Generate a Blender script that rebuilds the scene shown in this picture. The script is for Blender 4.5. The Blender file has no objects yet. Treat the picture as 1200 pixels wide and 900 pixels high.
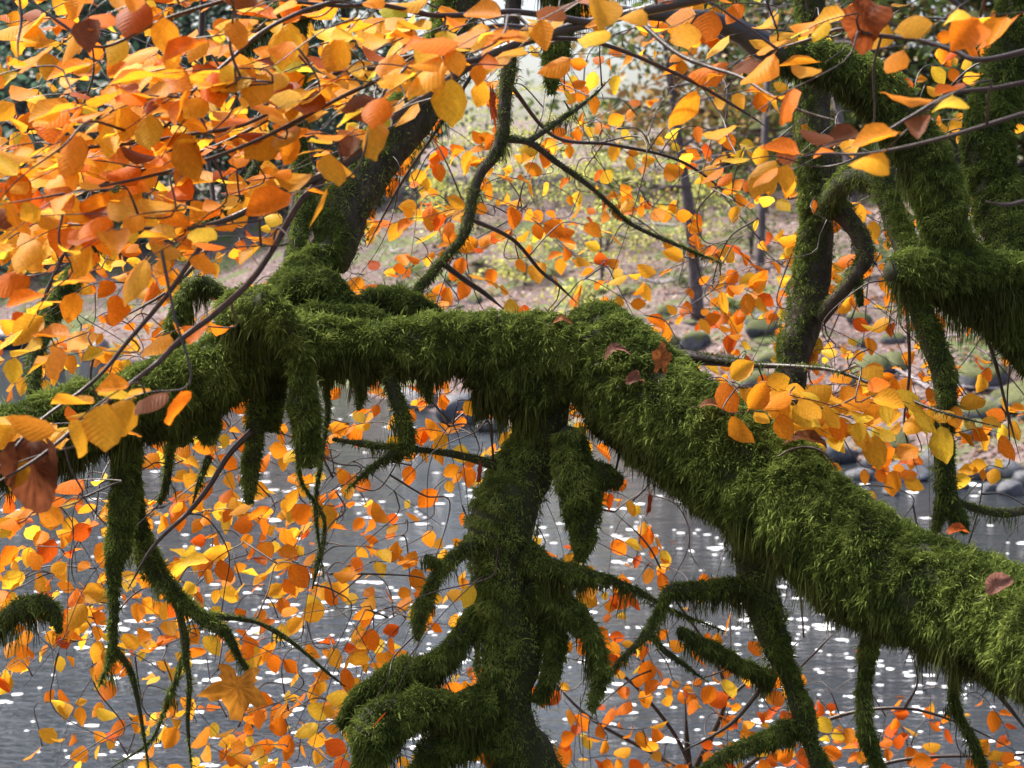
import bpy, math, random
import numpy as np
from mathutils import Vector, Matrix

random.seed(7)
RNG = np.random.default_rng(7)
SC = bpy.context.scene
COL = SC.collection
R = math.radians

# ------------------------------------------------------------------ camera, sky, sun, exposure
CAM_Z = 4.0
FPX = 1900.0                 # focal length in photograph pixels (photo is 1200 wide)
PITCH = 5.8
cam_d = bpy.data.cameras.new('camera')
cam_d.sensor_width = 36.0
cam_d.lens = 36.0 * FPX / 1200.0
cam_d.clip_start = 0.05
cam_d.clip_end = 2000
cam_d.dof.use_dof = True
cam_d.dof.focus_distance = 3.9
cam_d.dof.aperture_fstop = 7.0
cam = bpy.data.objects.new('camera', cam_d)
cam.location = (0, 0, CAM_Z)
cam.rotation_euler = (R(90 - PITCH), 0, 0)
COL.objects.link(cam)
SC.camera = cam

SUN_EL, SUN_AZ = 55.0, -58.0   # azimuth measured from +Y (view direction), negative = to the left
w = bpy.data.worlds.new('World'); SC.world = w; w.use_nodes = True
nt = w.node_tree
bg = nt.nodes['Background']
sky = nt.nodes.new('ShaderNodeTexSky')
sky.sky_type = 'NISHITA'
sky.sun_disc = False
sky.sun_elevation = R(SUN_EL)
sky.sun_rotation = R(SUN_AZ)
sky.air_density = 1.0
sky.dust_density = 6.0
sky.ozone_density = 1.0
nt.links.new(sky.outputs[0], bg.inputs[0])
bg.inputs[1].default_value = 0.13

sun_d = bpy.data.lights.new('sun', 'SUN')
sun_d.energy = 3.0
sun_d.angle = R(4)
sun_d.color = (1.0, 0.95, 0.86)
sun = bpy.data.objects.new('sun', sun_d)
_el, _az = R(SUN_EL), R(SUN_AZ)
_sd = Vector((math.sin(_az) * math.cos(_el), math.cos(_az) * math.cos(_el), math.sin(_el)))
sun.rotation_euler = _sd.to_track_quat('Z', 'Y').to_euler()
sun.location = (0, 0, 30)
COL.objects.link(sun)

SC.view_settings.view_transform = 'Standard'
SC.view_settings.look = 'None'
SC.view_settings.gamma = 1.0
SC.view_settings.exposure = 1.42
SC.render.engine = 'CYCLES'
SC.cycles.use_denoising = True
SC.cycles.max_bounces = 8
SC.cycles.diffuse_bounces = 2
SC.cycles.glossy_bounces = 2
SC.cycles.transmission_bounces = 4
SC.cycles.transparent_max_bounces = 8

# ------------------------------------------------------------------ helpers
_cp, _sp = math.cos(R(PITCH)), math.sin(R(PITCH))
CAM = np.array([0, 0, CAM_Z])
FWD = np.array([0, _cp, -_sp]); UPV = np.array([0, _sp, _cp]); RGT = np.array([1.0, 0, 0])


def P(px, py, d):
    """photo pixel + depth along the view axis -> world point"""
    return CAM + FWD * d + RGT * ((px - 600) / FPX * d) + UPV * ((450 - py) / FPX * d)


def proj(p):
    v = np.asarray(p) - CAM
    d = v @ FWD
    return 600 + FPX * (v @ RGT) / d, 450 - FPX * (v @ UPV) / d, d


def water_hit(px, py, z=0.0):
    v = FWD + RGT * ((px - 600) / FPX) + UPV * ((450 - py) / FPX)
    t = (z - CAM_Z) / v[2]
    return CAM + v * t


def nrm(v):
    v = np.asarray(v, float)
    return v / (np.linalg.norm(v, axis=-1, keepdims=True) + 1e-12)


def _hash(ix, iy, iz, seed):
    h = (ix.astype(np.int64) * 374761393 + iy.astype(np.int64) * 668265263 + iz.astype(np.int64) * 1274126177 + seed * 982451653) & 0xFFFFFFFF
    h = ((h ^ (h >> 13)) * 1274126177) & 0xFFFFFFFF
    h = (h ^ (h >> 16)) & 0xFFFFFFFF
    return h / 4294967295.0


def vnoise(p, freq=1.0, seed=0):
    """value noise in [-1,1] for an (n,3) array"""
    p = np.asarray(p, float) * freq
    i = np.floor(p).astype(np.int64); f = p - i
    f = f * f * (3 - 2 * f)
    out = 0
    for a in (0, 1):
        for b in (0, 1):
            for c in (0, 1):
                wgt = (f[:, 0] if a else 1 - f[:, 0]) * (f[:, 1] if b else 1 - f[:, 1]) * (f[:, 2] if c else 1 - f[:, 2])
                out = out + wgt * _hash(i[:, 0] + a, i[:, 1] + b, i[:, 2] + c, seed)
    return out * 2 - 1


def fbm(p, freq, seed=0, o=3):
    s = 0; a = 1; t = 0
    for k in range(o):
        s = s + a * vnoise(p, freq * 2 ** k, seed + k * 17); t += a; a *= 0.5
    return s / t


def link(name, data, parent=None, loc=None):
    o = bpy.data.objects.new(name, data)
    COL.objects.link(o)
    if parent is not None:
        o.parent = parent
    if loc is not None:
        o.location = loc
    return o


def tag(o, label=None, cat=None, group=None, kind=None):
    if label: o['label'] = label
    if cat: o['category'] = cat
    if group: o['group'] = group
    if kind: o['kind'] = kind
    return o


def mesh_np(name, V, faces_flat, counts, mat=None, col=None, uv=None, smooth=True):
    """fast mesh from arrays: V (n,3); faces_flat loop vertex indices; counts per face"""
    V = np.asarray(V, np.float32); lf = np.asarray(faces_flat, np.int32); ct = np.asarray(counts, np.int32)
    me = bpy.data.meshes.new(name)
    me.vertices.add(len(V)); me.vertices.foreach_set('co', V.ravel())
    me.loops.add(len(lf)); me.loops.foreach_set('vertex_index', lf)
    me.polygons.add(len(ct))
    st = np.concatenate([[0], np.cumsum(ct)[:-1]]).astype(np.int32)
    me.polygons.foreach_set('loop_start', st)
    me.polygons.foreach_set('use_smooth', np.full(len(ct), smooth))
    me.update(calc_edges=True)
    if col is not None:
        c = np.ones((len(V), 4), np.float32); c[:, :3] = col
        at = me.color_attributes.new('Col', 'FLOAT_COLOR', 'POINT')
        at.data.foreach_set('color', c.ravel())
    if uv is not None:
        ul = me.uv_layers.new(name='UVMap')
        ul.data.foreach_set('uv', np.asarray(uv, np.float32)[lf].ravel())
    if mat: me.materials.append(mat)
    return me


def join_parts(parts):
    """parts: list of (V, flat, counts, col or None) -> merged arrays"""
    Vs, Fs, Cs, Ks = [], [], [], []; off = 0
    for V, f, c, k in parts:
        Vs.append(V); Fs.append(np.asarray(f) + off); Cs.append(c); off += len(V)
        if k is not None: Ks.append(np.broadcast_to(np.asarray(k, float), (len(V), 3)))
    return np.vstack(Vs), np.concatenate(Fs), np.concatenate(Cs), (np.vstack(Ks) if Ks else None)


# ------------------------------------------------------------------ materials
def new_mat(name):
    m = bpy.data.materials.new(name); m.use_nodes = True
    return m, m.node_tree, m.node_tree.nodes['Principled BSDF']


def N(nt, t, **kw):
    n = nt.nodes.new(t)
    for k, v in kw.items(): setattr(n, k, v)
    return n


def noise_node(nt, scale, detail=5, coord=None, rough=0.6):
    n = N(nt, 'ShaderNodeTexNoise'); n.inputs['Scale'].default_value = scale; n.inputs['Detail'].default_value = detail
    n.inputs['Roughness'].default_value = rough
    if coord is not None: nt.links.new(coord, n.inputs['Vector'])
    return n


def ramp(nt, fac, stops):
    r = N(nt, 'ShaderNodeValToRGB'); cr = r.color_ramp
    while len(cr.elements) < len(stops): cr.elements.new(0.5)
    for e, (p, c) in zip(cr.elements, stops):
        e.position = p; e.color = (*c, 1)
    nt.links.new(fac, r.inputs['Fac'])
    return r


def objcoord(nt):
    return N(nt, 'ShaderNodeTexCoord').outputs['Object']


def bump(nt, h, strength, dist, bsdf):
    b = N(nt, 'ShaderNodeBump'); b.inputs['Strength'].default_value = strength; b.inputs['Distance'].default_value = dist
    nt.links.new(h, b.inputs['Height']); nt.links.new(b.outputs[0], bsdf.inputs['Normal'])


def mat_leaf(name, transl=0.5, rough=0.38, veins=True, spec=0.5):
    m, nt, b = new_mat(name)
    at = N(nt, 'ShaderNodeAttribute', attribute_name='Col')
    co = at.outputs['Color']
    if veins:
        uv = N(nt, 'ShaderNodeTexCoord')
        sep = N(nt, 'ShaderNodeSeparateXYZ'); nt.links.new(uv.outputs['UV'], sep.inputs[0])
        ab = N(nt, 'ShaderNodeMath', operation='ABSOLUTE'); nt.links.new(sep.outputs[0], ab.inputs[0])
        ml = N(nt, 'ShaderNodeMath', operation='MULTIPLY_ADD'); nt.links.new(ab.outputs[0], ml.inputs[0]); ml.inputs[1].default_value = -0.9
        nt.links.new(sep.outputs[1], ml.inputs[2])
        fr = N(nt, 'ShaderNodeMath', operation='MULTIPLY'); nt.links.new(ml.outputs[0], fr.inputs[0]); fr.inputs[1].default_value = 52.0
        sn = N(nt, 'ShaderNodeMath', operation='SINE'); nt.links.new(fr.outputs[0], sn.inputs[0])
        # blotches
        nz = noise_node(nt, 9.0, 4, uv.outputs['UV'])
        hs = N(nt, 'ShaderNodeMapRange'); nt.links.new(nz.outputs['Fac'], hs.inputs[0])
        hs.inputs[1].default_value = 0.3; hs.inputs[2].default_value = 0.75; hs.inputs[3].default_value = 1.12; hs.inputs[4].default_value = 0.72
        vv = N(nt, 'ShaderNodeMath', operation='MULTIPLY_ADD'); nt.links.new(sn.outputs[0], vv.inputs[0]); vv.inputs[1].default_value = 0.035
        nt.links.new(hs.outputs[0], vv.inputs[2])
        mx = N(nt, 'ShaderNodeVectorMath', operation='SCALE'); nt.links.new(co, mx.inputs[0]); nt.links.new(vv.outputs[0], mx.inputs['Scale'])
        co = mx.outputs[0]
        bump(nt, sn.outputs[0], 0.25, 0.0006, b)
    nt.links.new(co, b.inputs['Base Color'])
    b.inputs['Roughness'].default_value = rough
    b.inputs['Specular IOR Level'].default_value = spec
    tr = N(nt, 'ShaderNodeBsdfTranslucent'); nt.links.new(co, tr.inputs['Color'])
    mix = N(nt, 'ShaderNodeMixShader'); mix.inputs[0].default_value = transl
    nt.links.new(b.outputs[0], mix.inputs[1]); nt.links.new(tr.outputs[0], mix.inputs[2])
    nt.links.new(mix.outputs[0], nt.nodes['Material Output'].inputs['Surface'])
    return m


def mat_bark(name, stops, scale=22, rough=0.75, bs=0.7, bd=0.012, spec=0.3):
    m, nt, b = new_mat(name)
    oc = objcoord(nt)
    mp = N(nt, 'ShaderNodeMapping'); nt.links.new(oc, mp.inputs[0]); mp.inputs['Scale'].default_value = (1, 1, 0.6)
    n = noise_node(nt, scale, 8, mp.outputs[0], 0.68)
    r = ramp(nt, n.outputs['Fac'], stops)
    nt.links.new(r.outputs[0], b.inputs['Base Color'])
    b.inputs['Roughness'].default_value = rough
    b.inputs['Specular IOR Level'].default_value = spec
    n2 = noise_node(nt, scale * 2.6, 8, mp.outputs[0], 0.7)
    bump(nt, n2.outputs['Fac'], bs, bd, b)
    return m


M_LEAF = mat_leaf('beech_leaf', 0.58, 0.5, spec=0.13)
M_FARLEAF = mat_leaf('far_leaf', 0.45, 0.5, veins=False, spec=0.35)
M_MOSS = mat_leaf('moss', 0.35, 0.85, veins=False, spec=0.12)
M_BARK = mat_bark('mossy_bark', [(0.3, (0.014, 0.016, 0.006)), (0.55, (0.030, 0.036, 0.010)), (0.8, (0.055, 0.055, 0.022))], 26)
M_BARE = mat_bark('bare_bark', [(0.3, (0.02, 0.014, 0.010)), (0.55, (0.065, 0.05, 0.036)), (0.8, (0.16, 0.14, 0.11))], 30)
M_WET = mat_bark('wet_bark', [(0.3, (0.012, 0.009, 0.008)), (0.6, (0.035, 0.027, 0.024)), (0.85, (0.08, 0.07, 0.065))], 18, rough=0.28, bs=0.35, bd=0.008, spec=0.6)
M_TWIG = mat_bark('twig_bark', [(0.3, (0.016, 0.009, 0.008)), (0.6, (0.04, 0.024, 0.020)), (0.85, (0.09, 0.065, 0.055))], 60, rough=0.38, bs=0.4, bd=0.003, spec=0.5)

M_WATER, nt, b = new_mat('river_water')
oc = objcoord(nt)
mp = N(nt, 'ShaderNodeMapping'); nt.links.new(oc, mp.inputs[0]); mp.inputs['Rotation'].default_value = (0, 0, R(20)); mp.inputs['Scale'].default_value = (0.55, 1.3, 1)
n1 = noise_node(nt, 2.2, 4, mp.outputs[0]); n2 = noise_node(nt, 9.0, 3, mp.outputs[0])
ad = N(nt, 'ShaderNodeMath', operation='MULTIPLY_ADD'); nt.links.new(n2.outputs['Fac'], ad.inputs[0]); ad.inputs[1].default_value = 0.25
nt.links.new(n1.outputs['Fac'], ad.inputs[2])
bump(nt, ad.outputs[0], 0.55, 0.10, b)
n3 = noise_node(nt, 0.35, 4, oc)
r = ramp(nt, n3.outputs['Fac'], [(0.3, (0.016, 0.020, 0.026)), (0.7, (0.032, 0.036, 0.044))])
nt.links.new(r.outputs[0], b.inputs['Base Color'])
b.inputs['Roughness'].default_value = 0.10
b.inputs['IOR'].default_value = 1.33

M_FOAM, nt, b = new_mat('river_foam')
b.inputs['Base Color'].default_value = (0.75, 0.76, 0.78, 1); b.inputs['Roughness'].default_value = 0.8

M_GROUND, nt, b = new_mat('leaf_litter_ground')
oc = objcoord(nt)
n1 = noise_node(nt, 0.5, 6, oc); n2 = noise_node(nt, 7.0, 8, oc, 0.7)
r1 = ramp(nt, n2.outputs['Fac'], [(0.28, (0.035, 0.025, 0.024)), (0.5, (0.13, 0.09, 0.085)), (0.68, (0.25, 0.19, 0.18)), (0.85, (0.36, 0.29, 0.27))])
r2 = ramp(nt, n2.outputs['Fac'], [(0.3, (0.03, 0.045, 0.012)), (0.7, (0.12, 0.16, 0.04))])
mk = ramp(nt, n1.outputs['Fac'], [(0.50, (0, 0, 0)), (0.60, (1, 1, 1))])
mx = N(nt, 'ShaderNodeMix', data_type='RGBA')
nt.links.new(mk.outputs[0], mx.inputs[0]); nt.links.new(r1.outputs[0], mx.inputs[6]); nt.links.new(r2.outputs[0], mx.inputs[7])
nt.links.new(mx.outputs[2], b.inputs['Base Color'])
b.inputs['Roughness'].default_value = 0.9
bump(nt, n2.outputs['Fac'], 0.8, 0.06, b)


def mat_rock(name, moss):
    m, nt, b = new_mat(name)
    oc = objcoord(nt)
    n = noise_node(nt, 3.5, 9, oc, 0.65)
    r = ramp(nt, n.outputs['Fac'], [(0.3, (0.03, 0.034, 0.045)), (0.55, (0.095, 0.10, 0.118)), (0.8, (0.22, 0.215, 0.21))])
    col = r.outputs[0]
    if moss:
        ge = N(nt, 'ShaderNodeNewGeometry'); sp = N(nt, 'ShaderNodeSeparateXYZ'); nt.links.new(ge.outputs['Normal'], sp.inputs[0])
        nm = noise_node(nt, 2.2, 6, oc)
        a = N(nt, 'ShaderNodeMath', operation='ADD'); nt.links.new(sp.outputs[2], a.inputs[0]); nt.links.new(nm.outputs['Fac'], a.inputs[1])
        k = ramp(nt, a.outputs[0], [(0.62 if moss > 1 else 0.95, (0, 0, 0)), (0.85 if moss > 1 else 1.0, (1, 1, 1))])
        n5 = noise_node(nt, 14, 6, oc)
        g = ramp(nt, n5.outputs['Fac'], [(0.3, (0.035, 0.042, 0.012)), (0.5, (0.075, 0.085, 0.025)), (0.7, (0.13, 0.14, 0.045))])
        mx = N(nt, 'ShaderNodeMix', data_type='RGBA')
        nt.links.new(k.outputs[0], mx.inputs[0]); nt.links.new(col, mx.inputs[6]); nt.links.new(g.outputs[0], mx.inputs[7])
        col = mx.outputs[2]
    nt.links.new(col, b.inputs['Base Color'])
    b.inputs['Roughness'].default_value = 0.4 if moss < 2 else 0.85
    n2 = noise_node(nt, 9, 8, oc, 0.7)
    bump(nt, n2.outputs['Fac'], 0.6, 0.05, b)
    return m


M_ROCK = mat_rock('wet_river_stone', 0)
M_MROCK = mat_rock('mossy_stone', 2)


# ------------------------------------------------------------------ large structure: river, banks, sky-side hill
SHN = np.array([0.773, 0.635])


def shore_s(x, y):
    s = (x - 7.5) * SHN[0] + (y - 24) * SHN[1]
    q = np.stack([x, y, 0 * x], -1)
    return s + 0.9 * vnoise(q, 0.16, 3) + 0.4 * vnoise(q, 0.5, 4)


def bank_z(x, y):
    x = np.asarray(x, float).ravel(); y = np.asarray(y, float).ravel()
    s = shore_s(x, y)
    q = np.stack([x, y, 0 * x], -1)
    z = np.where(s < 0, np.maximum(s * 0.35, -1.4), np.where(s < 13, 0.29 * s, 3.77 + (s - 13) * 0.12))
    amp = np.clip((s + 1) / 4, 0.1, 1)
    z = z + amp * (0.45 * vnoise(q, 0.22, 9) + 0.20 * vnoise(q, 0.7, 10) + 0.09 * vnoise(q, 1.9, 11))
    return z


def near_z(x, y):
    x = np.asarray(x, float).ravel(); y = np.asarray(y, float).ravel()
    q = np.stack([x, y, 0 * x], -1)
    z = np.interp(y, [-30, -3, 1.2, 2.2, 4.0, 6.2, 8], [5.5, 2.6, 2.35, 1.9, 1.0, -0.3, -1.5])
    return z + 0.10 * vnoise(q, 0.9, 21) + 0.04 * vnoise(q, 2.7, 22)


def grid_mesh(name, xs, ys, fz, mat):
    X, Y = np.meshgrid(xs, ys)
    Z = fz(X, Y).reshape(X.shape)
    V = np.stack([X.ravel(), Y.ravel(), Z.ravel()], -1)
    nx, ny = len(xs), len(ys)
    i = (np.arange(ny - 1)[:, None] * nx + np.arange(nx - 1)[None]).ravel()
    F = np.stack([i, i + 1, i + nx + 1, i + nx], -1)
    return mesh_np(name, V, F.ravel(), np.full(len(F), 4), mat)


o = link('far_bank', grid_mesh('far_bank', np.concatenate([np.linspace(-150, -30, 40), np.linspace(-29.5, 30, 150), np.linspace(31, 150, 40)]),
                               np.concatenate([np.linspace(8, 20, 12), np.linspace(20.4, 80, 180), np.linspace(82, 260, 50)]), bank_z, M_GROUND))
tag(o, 'sloping far river bank covered in leaf litter and moss', 'ground', kind='structure')
o = link('near_bank', grid_mesh('near_bank', np.linspace(-40, 40, 90), np.linspace(-30, 8, 80), near_z, M_GROUND))
tag(o, 'near river bank below the leaning beeches', 'ground', kind='structure')
V = np.array([[-155, -60, 0], [155, -60, 0], [155, 262, 0], [-155, 262, 0]], float)
o = link('river', mesh_np('river', V, [0, 1, 2, 3], [4], M_WATER))
tag(o, 'dark slate river flecked with white foam', 'river', kind='structure')

# ------------------------------------------------------------------ tubes and moss


def spline(pts, rad, step):
    """Catmull-Rom through 3-D points; returns C, T, R arrays"""
    pts = np.asarray(pts, float); rad = np.asarray(rad, float)
    p = np.vstack([2 * pts[0] - pts[1], pts, 2 * pts[-1] - pts[-2]])
    C, Rr = [], []
    for i in range(len(pts) - 1):
        a, b_, c, d = p[i:i + 4]
        n = max(2, int(np.linalg.norm(c - b_) / step) + 1)
        t = np.linspace(0, 1, n, endpoint=False)[:, None]
        C.append(0.5 * (2 * b_ + (c - a) * t + (2 * a - 5 * b_ + 4 * c - d) * t ** 2 + (3 * b_ - a - 3 * c + d) * t ** 3))
        tt = t[:, 0]; tt = tt * tt * (3 - 2 * tt)
        Rr.append(rad[i] * (1 - tt) + rad[i + 1] * tt)
    C.append(pts[-1:]); Rr.append(rad[-1:])
    C = np.vstack(C); Rr = np.concatenate(Rr)
    T = nrm(np.gradient(C, axis=0))
    return C, T, Rr


def frames(C, T):
    n = len(C)
    Nn = np.zeros((n, 3)); up = np.array([0.3, 0.2, 1.0])
    v = up - T[0] * (up @ T[0]); Nn[0] = v / (np.linalg.norm(v) + 1e-9)
    for i in range(1, n):
        v = Nn[i - 1] - T[i] * (Nn[i - 1] @ T[i]); Nn[i] = v / (np.linalg.norm(v) + 1e-9)
    return Nn, np.cross(T, Nn)


def tube_arrays(C, T, Rr, nseg, lump=0.0, lfreq=12.0, seed=0):
    Nn, B = frames(C, T)
    th = np.linspace(0, 2 * np.pi, nseg, endpoint=False)
    n = len(C)
    D = np.cos(th)[None, :, None] * Nn[:, None] + np.sin(th)[None, :, None] * B[:, None]
    V = C[:, None] + D * Rr[:, None, None]
    if lump:
        q = V.reshape(-1, 3)
        V = (q + D.reshape(-1, 3) * (lump * np.repeat(Rr, nseg) * fbm(q, lfreq, seed, 3))[:, None]).reshape(n, nseg, 3)
    V = V.reshape(-1, 3)
    i = np.arange(n - 1)[:, None] * nseg; j = np.arange(nseg)[None]; k = (j + 1) % nseg
    F = np.stack([i + j, i + k, i + nseg + k, i + nseg + j], -1).reshape(-1, 4)
    # caps
    V = np.vstack([V, C[0] - T[0] * Rr[0] * 0.5, C[-1] + T[-1] * Rr[-1] * 0.5])
    c0, c1 = n * nseg, n * nseg + 1
    jj = np.arange(nseg); kk = (jj + 1) % nseg
    cap0 = np.stack([np.full(nseg, c0), kk, jj], -1); cap1 = np.stack([np.full(nseg, c1), (n - 1) * nseg + jj, (n - 1) * nseg + kk], -1)
    flat = np.concatenate([F.ravel(), cap0.ravel(), cap1.ravel()])
    ct = np.concatenate([np.full(len(F), 4), np.full(2 * nseg, 3)])
    return V, flat, ct


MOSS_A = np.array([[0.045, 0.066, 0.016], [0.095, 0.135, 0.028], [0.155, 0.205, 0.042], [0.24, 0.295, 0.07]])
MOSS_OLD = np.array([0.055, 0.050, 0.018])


def strips(base, d, L, wd, nseg, droop, col_b, col_t):
    """ribbons: base (n,3), direction d, length L, width wd; each nseg segments ending in a point"""
    n = len(base)
    rv = nrm(RNG.normal(size=(n, 3)))
    side = nrm(np.cross(d, rv))
    Vs = []; Cs = []
    p = base.copy(); dd = d.copy()
    for k in range(nseg):
        f = 1 - k / nseg
        hw = (wd * (0.55 + 0.45 * f if k else 0.5))[:, None] * 0.5
        Vs += [p - side * hw, p + side * hw]
        c = col_b * f + col_t * (1 - f)
        Cs += [c, c]
        p = p + dd * (L / nseg)[:, None]
        dd = nrm(dd + np.array([0, 0, -1.0]) * droop[:, None])
    Vs.append(p); Cs.append(col_t)
    m = 2 * nseg + 1
    V = np.stack(Vs, 1).reshape(-1, 3); K = np.stack(Cs, 1).reshape(-1, 3)
    off = np.arange(n)[:, None] * m
    fl = []; ct = []
    quad = []
    for k in range(nseg - 1):
        a = 2 * k
        quad.append(np.stack([off + a, off + a + 1, off + a + 3, off + a + 2], -1).reshape(-1, 4))
    a = 2 * (nseg - 1)
    tri = np.stack([off + a, off + a + 1, off + a + 2], -1).reshape(-1, 3)
    flat = np.concatenate([q.ravel() for q in quad] + [tri.ravel()])
    ct = np.concatenate([np.full(n * (nseg - 1), 4), np.full(n, 3)])
    return V, flat, ct, K


N_MOSS = [0]


def kites(base, d, L, wd, cb, ct):
    """small leaf-shaped sprigs: one kite (two triangles folded at the middle) each"""
    n = len(base)
    side = nrm(np.cross(d, RNG.normal(size=(n, 3))))
    m = base + d * (L * 0.45)[:, None]
    V = np.stack([base, m + side * (wd * .5)[:, None], base + nrm(d + np.array([0, 0, -.3])) * L[:, None], m - side * (wd * .5)[:, None]], 1).reshape(-1, 3)
    K = np.stack([cb, ct, ct, ct], 1).reshape(-1, 3)
    return V, np.arange(4 * n), np.full(n, 4), K


def in_view(p, m=45):
    v = p - CAM; d = v @ FWD
    x = 600 + FPX * (v @ RGT) / np.maximum(d, .1); y = 450 - FPX * (v @ UPV) / np.maximum(d, .1)
    return (x > -m) & (x < 1200 + m) & (y > -m) & (y < 900 + m) & (d > 0.5)


def grow_moss(C, T, Rr, parent, dens=60000, L=0.020, hang=1.0, cover=1.0, lump=0.16, lfreq=12.0, seed=0, beard=1.0, light=0.0, side=None, bl=0.06):
    """sprigs over the limb and beards under it; child meshes of the limb"""
    Nn, B = frames(C, T)
    seg = np.linalg.norm(np.diff(C, axis=0), axis=1)
    area = seg * 2 * np.pi * 0.5 * (Rr[1:] + Rr[:-1])
    n = int(area.sum() * dens * 3.7)
    if n < 10: n = 10
    idx = RNG.choice(len(seg), n, p=area / area.sum()); f = RNG.random(n)
    c = C[idx] * (1 - f)[:, None] + C[idx + 1] * f[:, None]
    r = Rr[idx] * (1 - f) + Rr[idx + 1] * f
    th = RNG.random(n) * 2 * np.pi
    nv = np.cos(th)[:, None] * Nn[idx] + np.sin(th)[:, None] * B[idx]
    p = c + nv * r[:, None]
    p = p + nv * (lump * r * fbm(p, lfreq, seed, 3))[:, None]
    keep = in_view(p) | (in_view(p, 480) & (RNG.random(n) < 0.4))
    topn = nv[:, 2]
    pr = np.clip(cover + 0.9 * fbm(p, 7.0, seed + 5, 3) + 0.55 * np.clip(topn, -1, 1) * (1 - min(cover, 1)), 0, 1)
    if side is not None:
        pr = pr * np.clip(0.10 + 1.25 * (nv @ nrm(np.array(side, float))) + 0.7 * fbm(p, 14.0, seed + 77, 2), 0.10, 1)
    pr = pr * np.where((nv * nrm(CAM - p)).sum(1) < -0.35, 0.3, 1.0)     # thinner on the far side
    keep &= RNG.random(n) < pr
    p, nv, topn, r = p[keep], nv[keep], topn[keep], r[keep]
    n = len(p)
    if n == 0: return
    clump = fbm(p, 24.0, seed + 8, 2)            # cushion structure
    clump2 = vnoise(p, 62.0, seed + 9)
    swirl = np.stack([vnoise(p, 34.0, seed + 31), vnoise(p, 34.0, seed + 32), vnoise(p, 34.0, seed + 33)], -1)
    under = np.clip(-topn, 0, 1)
    cush = 0.008 + 0.013 * clump + 0.008 * clump2
    p = p + nv * (cush * np.minimum(1, r / 0.05))[:, None]
    d = nrm(nv * 0.55 + swirl * 0.75 + RNG.normal(size=(n, 3)) * 0.62 + np.array([0, 0, -1.0]) * (0.15 + 0.4 * (1 - np.abs(topn)) ** 2 + 0.8 * under * hang)[:, None])
    Ls = (0.0056 + 0.15 * L) * (0.6 + 0.8 * RNG.random(n))
    wd = Ls * (0.25 + 0.12 * RNG.random(n))
    Ls = Ls * (1 + 0.9 * under * hang) * (1 + 2.2 * RNG.random(n) ** 10)
    lv = np.clip(1.5 + light + 0.9 * clump2 + 1.5 * clump + RNG.normal(size=n) * 0.5 - 1.0 * under, 0, 2.999)  # cushion highlights and shaded hollows are also painted into the sprig colour
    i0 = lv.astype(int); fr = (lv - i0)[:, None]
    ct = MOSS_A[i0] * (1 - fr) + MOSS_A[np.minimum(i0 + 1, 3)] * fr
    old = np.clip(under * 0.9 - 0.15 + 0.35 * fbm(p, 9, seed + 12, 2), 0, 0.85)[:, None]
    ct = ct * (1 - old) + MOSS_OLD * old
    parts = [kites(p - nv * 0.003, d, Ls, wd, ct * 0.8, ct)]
    # beards: clumps of strands that hang from the lower side
    if beard > 0:
        cand = np.where((topn < -0.25) & (fbm(p, 13.0, seed + 40, 2) > 0.10))[0]
        nb = int(min(len(cand), len(cand) * 0.0075 * beard + 1)) if len(cand) else 0
        if nb:
            ch = RNG.choice(cand, nb)
            per = 16
            root = np.repeat(p[ch], per, 0) + RNG.normal(size=(nb * per, 3)) * np.array([0.010, 0.010, 0.004])
            Lb = np.repeat(bl * (0.35 + 1.0 * RNG.random(nb) ** 1.7), per) * (0.55 + 0.5 * RNG.random(nb * per))
            db = nrm(np.array([0, 0, -1.0]) + RNG.normal(size=(nb * per, 3)) * 0.16 + np.repeat(RNG.normal(size=(nb, 3)) * 0.10, per, 0))
            tone = np.repeat(RNG.random(nb), per)[:, None]
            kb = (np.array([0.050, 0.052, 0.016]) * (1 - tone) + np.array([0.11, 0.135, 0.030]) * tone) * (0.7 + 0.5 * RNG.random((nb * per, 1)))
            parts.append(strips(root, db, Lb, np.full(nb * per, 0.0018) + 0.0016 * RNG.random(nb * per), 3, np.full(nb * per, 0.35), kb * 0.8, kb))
    V, fl, cnt, K = join_parts(parts)
    N_MOSS[0] += len(cnt)
    me = mesh_np('moss', V, fl, cnt, M_MOSS, K, smooth=False)
    o = link('moss', me, parent)
    o['kind'] = 'stuff'
    return o


# ------------------------------------------------------------------ far bank: stones, litter, ferns, shrubs, trees


def bank_hit(px, py, lo=18.0, hi=140.0):
    v = FWD + RGT * ((px - 600) / FPX) + UPV * ((450 - py) / FPX)
    t = np.arange(lo, hi, 0.1)
    q = CAM + v * t[:, None]
    z = np.maximum(bank_z(q[:, 0], q[:, 1]), 0.0)
    h = np.where(q[:, 2] <= z)[0]
    return q[h[0]] if len(h) else None


def rock_mesh(k, mat):
    import bmesh
    bm = bmesh.new(); bmesh.ops.create_icosphere(bm, subdivisions=3, radius=1.0)
    V = np.array([v.co[:] for v in bm.verts])
    d = 1 + 0.26 * fbm(V, 1.1, 300 + k, 3) + 0.07 * fbm(V, 3.5, 340 + k, 2)
    # a few flattened faces
    rg = np.random.default_rng(k)
    V = V * d[:, None]
    for _ in range(4):
        a = nrm(rg.normal(size=3)); h = rg.uniform(.62, .85)
        e = V @ a - h
        V = V - a * np.clip(e, 0, None)[:, None] * 0.75
    V = V * np.array([1.0, rg.uniform(.7, 1.0), rg.uniform(.55, .8)])
    for v, c in zip(bm.verts, V): v.co = c
    me = bpy.data.meshes.new('boulder'); bm.to_mesh(me); bm.free()
    for p in me.polygons: p.use_smooth = True
    me.materials.append(mat)
    return me


ROCKS = [rock_mesh(k, M_ROCK) for k in range(7)]
MROCKS = [rock_mesh(k + 20, M_MROCK) for k in range(6)]


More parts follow.
